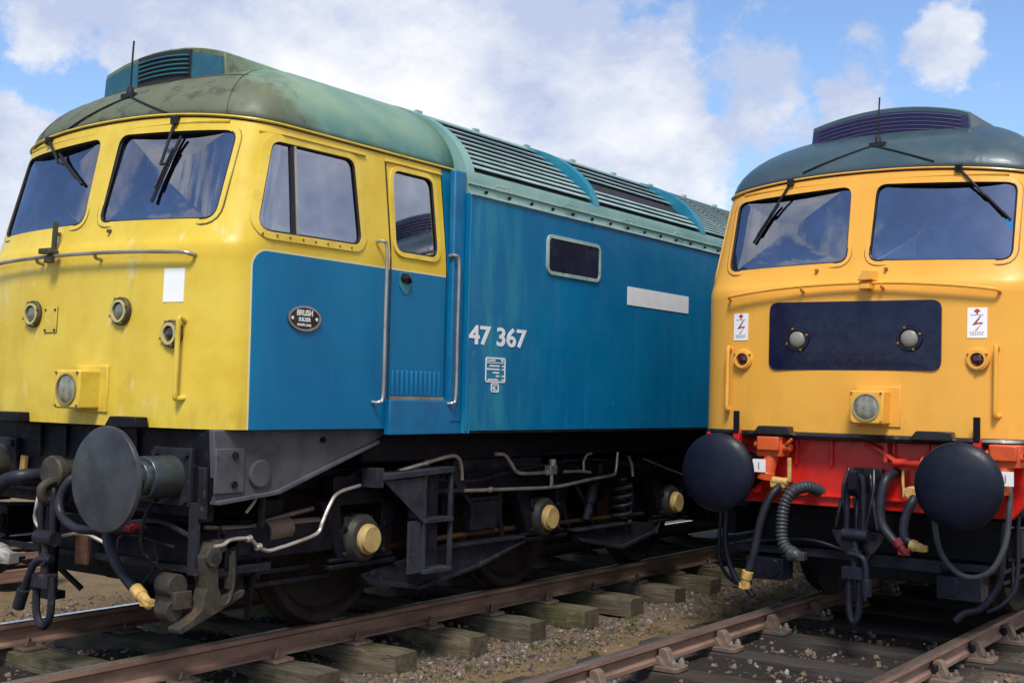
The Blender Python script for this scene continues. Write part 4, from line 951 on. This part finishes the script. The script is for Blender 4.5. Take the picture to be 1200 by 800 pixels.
                b.build('pipe_valve', K['pipe'], bg, 30, .004)
        return bg
    bg0 = bogie()
    if left:
        rnd = random.Random(3)
        def pipe(nm, pts, r, mt, par): b = MB(); b.tube(pts, r, 7, 4); b.build(nm, mt, par)
        for s in (1, -1):
            for y0_ in (2.30, 2.95, 3.25, 4.25, 4.72, 5.35):
                x_ = s*rnd.uniform(.93, 1.03); z0_ = rnd.uniform(.40, .5); z1_ = rnd.uniform(.82, .95)
                pipe('brake_hanger', [(x_, y0_, z1_), (x_, y0_+rnd.uniform(-.04, .04), (z0_+z1_)/2), (x_, y0_+rnd.uniform(-.1, .1), z0_)], rnd.uniform(.014, .026), K['grey'], bg0)
            pipe('pull_rod', [(s*.99, 1.9, .50), (s*.99, 3.3, .52), (s*.99, 5.6, .50)], .02, K['rust'], bg0)
            pipe('cable', [(s*1.10, 1.9, 1.0), (s*1.11, 2.7, .93), (s*1.10, 3.3, .99), (s*1.11, 4.4, 1.05), (s*1.10, 5.4, .96), (s*1.08, 6.2, 1.02)], .013, K['hose'], bg0)
            pipe('cable', [(s*1.05, 2.45, 1.10), (s*1.07, 2.75, .78), (s*1.03, 3.05, .60), (s*.98, 3.2, .50)], .02, K['hose'], bg0)
            pipe('cable', [(s*1.05, 4.10, 1.08), (s*1.07, 4.3, .80), (s*1.02, 4.55, .62)], .02, K['hose'], bg0)
            pipe('sand_pipe', [(s*1.08, .62, .92), (s*1.08, .60, .60), (s*1.0, .62, .35), (s*.84, .75, .14)], .022, K['grey'], bg0)
            pipe('drain_pipe', [(s*1.16, .52, .97), (s*1.16, .47, .90), (s*1.15, .42, .84)], .010, K['pipe'], root)
            for y_ in (1.52, 3.73, 5.94):
                b = MB()
                for dz in (-.09, .09):
                    for dy in (-.19, .19): b.cyl((s*1.11, y_+dy, .60+dz), (s*1.135, y_+dy, .60+dz), .016, n=6)
                b.build('guide_bolt', K['grey'], bg0)
            for k in range(15):
                b = MB(); b.cyl((s*1.10, 1.75+.31*k, .975), (s*1.122, 1.75+.31*k, .975), .016, n=6); b.build('frame_bolt', K['grey'], bg0)
            b = MB(); b.box((s*1.03, 2.95, .66), (.10, .34, .22)); b.box((s*1.03, 2.95, .79), (.12, .38, .03)); b.build('damper_box', K['grey'], bg0, 30, .01)
            b = MB(); b.cyl((s*1.07, 4.45, .52), (s*1.07, 4.62, .98), .038); b.cyl((s*1.07, 4.50, .66), (s*1.07, 4.63, 1.0), .05); b.build('damper', K['grey'], bg0)
            b = MB(); b.box((s*1.06, 6.6, .72), (.10, .5, .2)); b.build('end_bracket', K['grey'], bg0, 30, .01)
        for pts, r, mt in (([(-.15, .10, 1.1), (-.12, -.06, 1.05), (-.1, -.1, .8), (-.14, -.08, .55), (-.2, .05, .45)], .018, K['hose']),
                           ([(.34, .1, 1.15), (.36, -.02, 1.12), (.40, -.03, .95), (.44, .05, .80)], .016, K['pipe']),
                           ([(.70, .12, .90), (.72, .02, .80), (.73, .0, .62), (.80, .1, .5)], .013, K['grey']),
                           ([(-.45, .1, .85), (-.35, .02, .70), (-.2, .05, .62), (.1, .05, .66), (.3, .1, .60)], .012, K['pipe']),
                           ([(.1, .12, .80), (.35, .08, .74), (.75, .1, .78), (1.05, .12, .70)], .016, K['grey'])):
            pipe('nose_pipe', pts, r, mt, root)
        b = MB()
        for k in range(9): b.tube([(.80+.010*math.cos(k*1.57), -.01+.01*math.sin(k*1.57), .66-.028*k), (.80-.01*math.cos(k*1.57), -.01-.01*math.sin(k*1.57), .64-.028*k)], .006, 5, 0)
        b.bm.free()
        f = MB(); f.box((.2, .32, .62), (1.9, .10, .22)); f.box((0, .45, .42), (1.3, .3, .12)); f.build('bogie_headstock', under, bg0, 30, .01)
    return root

K['ventslat'] = worn('vent_edge', (.075, .05, .13), (.05, .035, .09), .4)
K['edgeL'] = worn('grimy_seam', (.16, .12, .04), (.09, .07, .03), .6)
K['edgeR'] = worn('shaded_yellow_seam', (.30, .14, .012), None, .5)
K['rimL'] = worn('grimy_lamp_ring', (.035, .03, .02), (.10, .08, .03), .5)
K['ringL'] = worn('cream_lamp_ring', (.56, .47, .18), (.45, .36, .12), .4)
K['rimHL'] = worn('headlight_rim_old', (.30, .24, .08), None, .4)
K['rimHR'] = worn('headlight_rim_new', (.45, .40, .22), None, .3, .3)
K['bufshank'] = worn('oily_buffer_shank', (.10, .105, .085), (.06, .085, .10), .32, .5, scale=5, c3=(.09, .05, .03), c3a=.6, c3b=.7)
K['coup'] = worn('dark_blue_black_steel', (.010, .011, .021), (.016, .017, .028), .38, .2, spec=0.3)
K['red2'] = worn('red_pipe_paint', (.60, .04, .015), (.52, .02, .01), .35)
K['reddk'] = worn('dark_red_cock', (.16, .010, .012), None, .4)
K['wheel'] = worn('grimy_wheel', (.036, .026, .024), (.02, .016, .017), .55, .3, scale=6, bump=.2, spec=0.2)
K['axle'] = worn('greasy_axle_box', (.036, .034, .028), (.022, .022, .021), .5, spec=0.25)
K['springm'] = worn('dusty_spring', (.03, .03, .038), (.018, .018, .026), .5, spec=0.2)
K['steps'] = worn('grey_step_steel', (.034, .037, .047), (.018, .020, .028), .5, scale=6, c3=(.05, .045, .04), c3a=.56, c3b=.68, bump=.2, spec=0.22)
K['brown'] = worn('rusty_cylinder', (.13, .085, .06), (.085, .06, .045), .6)
LW = dict(cab=K['cabL'], trim=K['yelL'], body=K['bodyL'], roof=K['roofL'], vent=K['ventL'], under=K['under'], side=K['blueL'], slat=K['slatL'], rib=K['ribL'], recess=K['ribL'],
          bwframe=K['bwf'] if 'bwf' in K else K['slatL'], rail=K['chrome'], left=True, k='L', grabx=.955,
          wipers=[((.60, 3.235), (.575, 2.945), (.66, 3.13), (.545, 2.712)), ((-.70, 3.235), (-.50, 3.06), (-.56, 3.13), (-.20, 2.885))])
RW = dict(cab=K['cabR'], trim=K['yelR'], body=K['bodyR'], roof=K['roofR'], vent=K['ventR'], under=K['underR'], side=worn('green_side_paint', (.012, .05, .028), None, .35), slat=K['slatR'], rib=K['roofR'], recess=K['black'],
          bwframe=K['chrome'], rail=K['yelR'], left=False, k='R', grabx=.99,
          wipers=[((-.585, 3.262), (-.72, 3.02), (-.68, 3.10), (-.86, 2.80)), ((.675, 3.262), (.86, 3.05), (.82, 3.10), (1.03, 2.87))])
DX, EY, PSI = 3.6045, 3.9148, -0.0109
RY0 = EY
locomotive(LW, (0, 0, 0), 'weathered diesel locomotive with yellow nose, blue sides and number 47 367')
rr = locomotive(RW, (DX, EY, 0), 'freshly painted orange-yellow diesel locomotive with red buffer beam and dark roof', PSI)
rot = Matrix.Rotation(PSI, 4, 'Z')
# white sheet and sticker inside the right-hand engine's windscreen
f = MB(); w2 = lambda x, z, o: rot @ fr(x, z, o)+Vector((DX, EY, 0))
pts = [(.10, 2.632), (.41, 2.637), (.405, 2.775), (.345, 2.775), (.33, 2.735), (.10, 2.672)]
f.loft([[w2(x, z, -.03) for x, z in pts], [w2(x, z, -.04) for x, z in pts]])
tag(f.build('paper_sheet', K['paper'], None, 0), 'crumpled white paper sheet behind the windscreen of the orange-yellow locomotive', 'paper')

# ------------------------------------------------------------------ ground
ZS = -.178   # sleeper top
def ground_h(x, y):
    tracks = (0., DX)
    h = np.full_like(x, -.345)
    for t in tracks:
        d = np.abs(x-t); w = np.clip(((1.05 if t == 0 else 1.6)-d)/.45, 0, 1); w = w*w*(3-2*w); h = np.maximum(h, -.345+w*(.085 if t == 0 else .125))
    far = np.clip((np.hypot(x-2, y-3)-14)/30, 0, 1); h = h*(1-far)+far*-.32
    rng = np.sin(x*3.1+y*1.7)*.010+np.sin(x*7.3-y*5.1+1.3)*.007+np.sin(y*11.+x*2)*.004+np.random.uniform(-.006, .006, x.shape)
    return h+rng*(1-far)
xs = np.concatenate([-np.geomspace(400, 6.3, 22), np.arange(-6, 9.01, .07), np.geomspace(9.4, 400, 22)])
ys = np.concatenate([-np.geomspace(400, 4.4, 20), np.arange(-4, 13.01, .07), np.geomspace(13.4, 600, 24)])
GX, GY = np.meshgrid(xs, ys, indexing='ij'); GZ = ground_h(GX, GY)
V = np.stack([GX, GY, GZ], -1).reshape(-1, 3); nx, ny = len(xs), len(ys)
idx = np.arange(nx*ny).reshape(nx, ny); Fq = np.stack([idx[:-1, :-1], idx[1:, :-1], idx[1:, 1:], idx[:-1, 1:]], -1).reshape(-1, 4)
me = bpy.data.meshes.new('ground'); me.from_pydata(V.tolist(), [], Fq.tolist())
for p in me.polygons: p.use_smooth = True
t = NT('dirt_and_ballast'); x, y, z = t.xyz()
base = t.mix(t.step(t.noise(1.6, 8, .65), .34, .66), (.25, .16, .078), (.16, .11, .055))
base = t.mix(t.step(t.noise(42, 6, .7), .42, .62), base, (.27, .185, .10))
base = t.mix(t.step(t.noise(95, 4, .6), .58, .68), base, (.30, .245, .18))
base = t.mix(t.step(t.noise(24, 6, .7, (1, 1, 1), (3, 3, 0)), .58, .68), base, (.06, .048, .035))
dk = t.step(t.noise(2.6, 6, .6, (1, 1, 1), (9, 1, 0)), .5, .68, 0, .5)
base = t.mix(dk, base, (.115, .105, .05))
d0 = t.math('ABSOLUTE', x); d1 = t.math('ABSOLUTE', t.math('SUBTRACT', x, DX)); dm = t.math('MINIMUM', d0, d1)
nb_ = t.math('ADD', dm, t.math('MULTIPLY', t.math('SUBTRACT', t.noise(4, 6, .65), .5), .6))
bal = t.mix(t.step(t.noise(36, 6, .75), .40, .62), (.12, .092, .07), (.23, .185, .145))
bal = t.mix(t.step(t.noise(70, 5, .7, (1, 1, 1), (1, 8, 0)), .56, .66), bal, (.035, .032, .032))
oil_and_shade = t.step(t.math('ADD', dm, t.math('MULTIPLY', t.math('SUBTRACT', t.noise(7, 5, .6), .5), .3)), 1.12, .72, 0, .88)  # oily dirt, with the black shade between the sleepers painted in too
bal = t.mix(oil_and_shade, bal, (.020, .017, .016))
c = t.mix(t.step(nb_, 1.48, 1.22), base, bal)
gm = t.math('MULTIPLY', t.step(t.noise(2.2, 7, .7, (1, 1, 1), (2, 6, 0)), .58, .68), t.step(dm, .6, 1.2))
c = t.mix(t.math('MULTIPLY', gm, .7), c, (.062, .075, .022))
hgt = t.math('ADD', t.noise(36, 8, .75), t.math('MULTIPLY', t.noise(110, 4, .6), .5))
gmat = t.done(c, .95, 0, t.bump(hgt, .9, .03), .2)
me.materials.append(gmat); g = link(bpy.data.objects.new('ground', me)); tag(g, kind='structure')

# loose stones
def stones(name, n, pick, mats, smin, smax, label, kind='stuff'):
    ico = bmesh.new(); bmesh.ops.create_icosphere(ico, subdivisions=1, radius=1.); iv = np.array([v.co[:] for v in ico.verts]); ifc = np.array([[v.index for v in f.verts] for f in ico.faces]); ico.free()
    C = pick(n); n = len(C); sc = np.random.uniform(0, 1, n)**2.8*(smax-smin)+smin
    VV = np.zeros((n, len(iv), 3))
    jit = np.random.uniform(.62, 1.25, (n, len(iv), 1)); A = np.random.normal(size=(n, 4)); A /= np.linalg.norm(A, axis=1, keepdims=True)
    w, x_, y_, z_ = A.T
    Rm = np.stack([1-2*(y_*y_+z_*z_), 2*(x_*y_-z_*w), 2*(x_*z_+y_*w), 2*(x_*y_+z_*w), 1-2*(x_*x_+z_*z_), 2*(y_*z_-x_*w), 2*(x_*z_-y_*w), 2*(y_*z_+x_*w), 1-2*(x_*x_+y_*y_)], -1).reshape(n, 3, 3)
    asp = np.stack([np.random.uniform(.75, 1.2, n), np.random.uniform(.75, 1.2, n), np.random.uniform(.5, .9, n)], -1)
    VV = np.einsum('nij,nvj->nvi', Rm, iv[None]*jit*asp[:, None, :])*sc[:, None, None]+C[:, None, :]
    Fs = (ifc[None]+(np.arange(n)*len(iv))[:, None, None]).reshape(-1, 3)
    me = bpy.data.meshes.new(name); me.from_pydata(VV.reshape(-1, 3).tolist(), [], Fs.tolist())
    for m_ in mats: me.materials.append(m_)
    mi = np.repeat(np.random.choice(len(mats), n, p=[.36, .36, .2, .08]), len(ifc)).astype(np.int32); me.polygons.foreach_set('material_index', mi)
    o = link(bpy.data.objects.new(name, me)); tag(o, label, 'gravel', None, kind); return o
SM = [worn('stone_grey', (.155, .122, .09), (.10, .08, .06), .9, scale=20, bump=0), worn('stone_brown', (.17, .112, .062), (.115, .078, .046), .9, scale=20, bump=0), worn('stone_dark', (.06, .055, .052), (.09, .08, .07), .9, scale=20, bump=0), worn('stone_pale', (.29, .25, .21), (.21, .18, .15), .9, scale=20, bump=0)]
def pick_ballast(n):
    out = []
    k = int(n*.34); x_ = np.random.normal(1.42, .17, k); y_ = np.random.uniform(-2.5, 9, k); out.append(np.stack([x_, y_], -1))
    k = int(n*.09); out.append(np.stack([DX+np.random.uniform(-1.5, 1.5, k), np.random.uniform(-2, 4.5, k)+.5], -1))
    k = int(n*.18); out.append(np.stack([np.random.uniform(-3.0, 1.4, k), np.random.uniform(-2, 4., k)], -1))
    k = int(n*.10); out.append(np.stack([DX+np.random.normal(1.7, .25, k), np.random.uniform(-2, 8, k)], -1))
    k = int(n*.03); out.append(np.stack([np.random.uniform(1.5, 2.6, k), np.random.uniform(-2, 9, k)], -1))
    P2 = np.concatenate(out); z_ = ground_h(P2[:, 0], P2[:, 1])+.004
    return np.column_stack([P2, z_])
stones('ballast_stones', 36000, pick_ballast, SM, .004, .030, 'grey and brown ballast stones along the sleepers and between the rails')

# ------------------------------------------------------------------ track
def timber_mat(name, c1, c2, moss, mossamt):
    t = NT(name); oi = t.n('ShaderNodeObjectInfo'); rnd = oi.outputs['Random']
    ge = t.n('ShaderNodeNewGeometry'); 
    vm = t.n('ShaderNodeVectorMath'); vm.operation = 'ADD'; t.l(t.obj, vm.inputs[0]); cb = t.n('ShaderNodeCombineXYZ'); t.l(t.math('MULTIPLY', rnd, 37.), cb.inputs[1]); t.l(t.math('MULTIPLY', rnd, 11.), cb.inputs[2]); t.l(cb.outputs[0], vm.inputs[1]); t.obj = vm.outputs[0]
    c = t.mix(t.step(t.noise(5, 7, .65, (.5, 4, 4)), .34, .66), c1, c2)
    c = t.mix(t.step(t.noise(30, 5, .7, (.12, 3, 3)), .54, .64), c, tuple(v*.35 for v in c2))
    mm = t.step(t.noise(4.5, 6, .65, (1, 1, 1), (3, 0, 0)), .46, .62, 0, mossamt)
    c = t.mix(mm, c, moss)
    c = t.mix(t.math('MULTIPLY', rnd, .45), c, (.05, .045, .045))
    return t.done(c, .9, 0, t.bump(t.noise(24, 6, .7, (.15, 3, 3)), .7, .012), .25)
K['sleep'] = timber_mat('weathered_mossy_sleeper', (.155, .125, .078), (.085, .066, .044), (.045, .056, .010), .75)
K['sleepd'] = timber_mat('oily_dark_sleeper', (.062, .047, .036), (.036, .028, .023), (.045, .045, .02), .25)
def sleeper_mesh(mb, L_=2.62, w=.25, h=.16):
    nseg = 22; rings = []
    for k in range(nseg+1):
        x = -L_/2+L_*k/nseg; j = lambda: random.uniform(-.005, .005); c = .010
        e = .012 if k in (0, nseg) else 0
        pr = [(-w/2+e, -h), (-w/2+e, -c-e), (-w/2+c+e, -e*.4), (-w*.2, -e*.4), (0, -e*.5), (w*.2, -e*.4), (w/2-c-e, -e*.4), (w/2-e, -c-e), (w/2-e, -h)]
        rings.append([Vector((x, a+j(), b+j()*.7)) for a, b in pr])
    mb.loft(rings)
def ordn(k): return ['nearest', 'second', 'third', 'fourth', 'fifth', 'sixth', 'seventh', 'eighth', 'ninth', 'tenth', 'eleventh', 'twelfth', 'thirteenth', 'fourteenth', 'fifteenth', 'sixteenth', 'seventeenth', 'eighteenth'][k]
def chair_flat(s):
    f = MB(); x = s*.7525
    f.prism([(x-.17, -.155), (x-.08, -.150), (x+.08, -.150), (x+.17, -.155), (x+.18, -.176), (x-.18, -.176)], 'y', -.09, .09)
    return f
def rail_clip(s):
    f = MB(); x = s*.7525
    for sg in (-1, 1):
        xx = x+sg*.075
        f.tube([(xx+sg*.055, -.04, -.150), (xx+sg*.05, -.02, -.11), (xx+sg*.02, 0, -.098), (xx, .03, -.125), (xx-sg*.012, .03, -.132)], .0095, 6, 4); f.box((xx+sg*.05, 0, -.14), (.03, .06, .03))
    return f
def chair_bull(s):
    f = MB(); x = s*.7525
    f.prism(rp([(x-.19, -.1), (x+.19, -.1), (x+.19, .1), (x-.19, .1)], .05), 'z', -.176, -.142)
    for sg in (-1, 1):
        f.prism([(x+sg*.028, -.145), (x+sg*.15, -.145), (x+sg*.115, -.125), (x+sg*.085, -.05), (x+sg*.06, -.035), (x+sg*.020, -.045)], 'y', -.035, .035)
        f.prism([(x+sg*.028, -.145), (x+sg*.085, -.145), (x+sg*.055, -.10), (x+sg*.028, -.08)], 'y', -.075, .075)
    return f
def chair_bolts(s):
    f = MB(); x = s*.7525
    for sg in (-1, 1):
        for yy in (-.055, .06):
            f.cyl((x+sg*.145, yy, -.142), (x+sg*.145, yy, -.118), .023, n=6); f.cyl((x+sg*.145, yy, -.118), (x+sg*.145, yy, -.100), .015, .012, 8)
    return f
def lay(xc, y0, step, n, bull, name, psi=0., oy=0.):
    base = None; protos = []
    for k in range(n):
        if k < 3:
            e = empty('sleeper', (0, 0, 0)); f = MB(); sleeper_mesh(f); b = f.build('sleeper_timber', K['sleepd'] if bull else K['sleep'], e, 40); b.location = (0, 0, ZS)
            for s in (1, -1):
                c = (chair_bull(s) if bull else chair_flat(s)).build('rail_chair', K['chair'], e, 30, .006)
                (chair_bolts(s) if bull else rail_clip(s)).build('chair_bolt' if bull else 'rail_clip', K['bolt'] if bull else K['chair'], c, 30)
            if bull:
                for s in (1, -1):
                    f = MB(); f.box((s*(.7525+.043), 0, -.09), (.035, .16, .05)); f.build('rail_key', K['under'], e, 30, .006)
            protos.append(e)
        else:
            src = protos[k % 3]; e = src.copy(); COL.objects.link(e)
            for ch in list(src.children):
                c = ch.copy(); COL.objects.link(c); c.parent = e
                for g_ in list(ch.children):
                    d_ = g_.copy(); COL.objects.link(d_); d_.parent = c
        yy = y0+step*k; e.location = (xc-(yy-oy)*math.sin(psi)+random.uniform(-.03, .03)*(0 if bull else .6), yy, 0); e.rotation_euler = (0, 0, psi+R(random.uniform(-.8, .8)))
        tag(e, ordn(k)+(' weathered mossy sleeper from the camera under the blue and yellow locomotive' if not bull else ' dark oily sleeper from the camera under the orange-yellow locomotive'), 'sleeper', name)
lay(0., -1.36, .79, 15, False, 'sleepers of the left track')
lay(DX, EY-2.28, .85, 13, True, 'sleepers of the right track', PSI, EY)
def rail(xc, s, bull, label, top, psi=0., oy=0.):
    if bull: half = [(.0, 0.), (.022, -.001), (.033, -.008), (.0345, -.034), (.010, -.052), (.009, -.095), (.032, -.112), (.033, -.135), (.022, -.142), (0, -.142)]
    else: half = [(.0, 0.), (.024, -.001), (.034, -.009), (.0345, -.036), (.010, -.052), (.009, -.125), (.068, -.139), (.070, -.152), (0, -.152)]
    poly = half+[(-x, z) for x, z in half[-2:0:-1]]
    f = MB(); a, b = -5., 40.; ysn = [a, b]
    f.loft([[Vector((xc-(y-oy)*math.sin(psi)+s*.7525+x, y, z)) for x, z in poly] for y in ysn])
    o = f.build('rail', [K['railrust'], top], None, 30)
    for p in o.data.polygons:
        if abs(p.center.z) < .012 and p.normal.z > .3: p.material_index = 1
    tag(o, label, 'rail', 'running rails of the two tracks')
rail(0., 1, False, 'rusty flat-bottomed rail on the camera side under the blue and yellow locomotive', K['railhead'])
rail(0., -1, False, 'bright-topped far rail seen behind the hanging coupling of the blue locomotive', K['railbright'])
rail(DX, -1, True, 'rusty rail running in front of the left buffer of the orange-yellow locomotive', K['railhead'], PSI, EY)
rail(DX, 1, True, 'rusty rail at the lower right corner with chairs bolted outside it', K['railhead'], PSI, EY)

# timber stack beyond the left engine
lab = ['lowest left', 'lowest right', 'second layer left', 'second layer right', 'third layer left', 'third layer right', 'top left', 'top right']
for k in range(8):
    lay_, sd_ = divmod(k, 2); f = MB(); f.box((0, 0, 0), (.28, 1.3, .125)); o = f.build('timber_baulk', K['timberp'] if k % 3 == 1 else K['timber'], None, 30, .01)
    o.location = (-3.9-.32*sd_, 1.9+random.uniform(-.05, .05), -.21+.155*lay_); o.rotation_euler = (0, 0, R(random.uniform(-1.5, 1.5)))
    tag(o, lab[k]+' reddish timber baulk of the stack beyond the blue locomotive', 'timber', 'stacked timbers beyond the left locomotive')

# small weeds between the sleepers and on the dirt path
f = MB(); rw = random.Random(11)
for cx_, cy_, sx_, sy_, nn_ in ((.15, -.95, .22, .25, 16), (1.52, 2.6, .10, 2.2, 26), (2.0, 6.2, .30, 1.2, 30), (1.55, 6.0, .15, 1.6, 22), (-1.6, 1.2, .5, 1.0, 24), (DX-1.15, EY-1.2, .15, 1.0, 10)):
    for k in range(nn_):
        bx_, by_ = rw.gauss(cx_, sx_), rw.gauss(cy_, sy_); bz_ = float(ground_h(np.array([bx_]), np.array([by_]))[0])
        for j in range(rw.randint(6, 13)):
            a = rw.uniform(0, 6.28); l = rw.uniform(.02, .06); w_ = rw.uniform(.002, .005); d = Vector((math.cos(a), math.sin(a), 0)); q_ = Vector((-d.y, d.x, 0))*w_; o_ = Vector((bx_+rw.uniform(-.03, .03), by_+rw.uniform(-.03, .03), bz_-.005))
            f.face([o_-q_, o_+q_, o_+d*l*.5+q_*.8+Vector((0, 0, l*.8))]); f.face([o_-q_, o_+d*l*.5+q_*.8+Vector((0, 0, l*.8)), o_+d*l+Vector((0, 0, l*.9))])
tag(f.build('weeds', worn('dull_green_weeds', (.075, .095, .022), (.12, .11, .035), .8, bump=0), None, 0, weld=False), 'sparse green weeds growing in the dirt and ballast beside the sleepers', 'weeds', None, 'stuff')
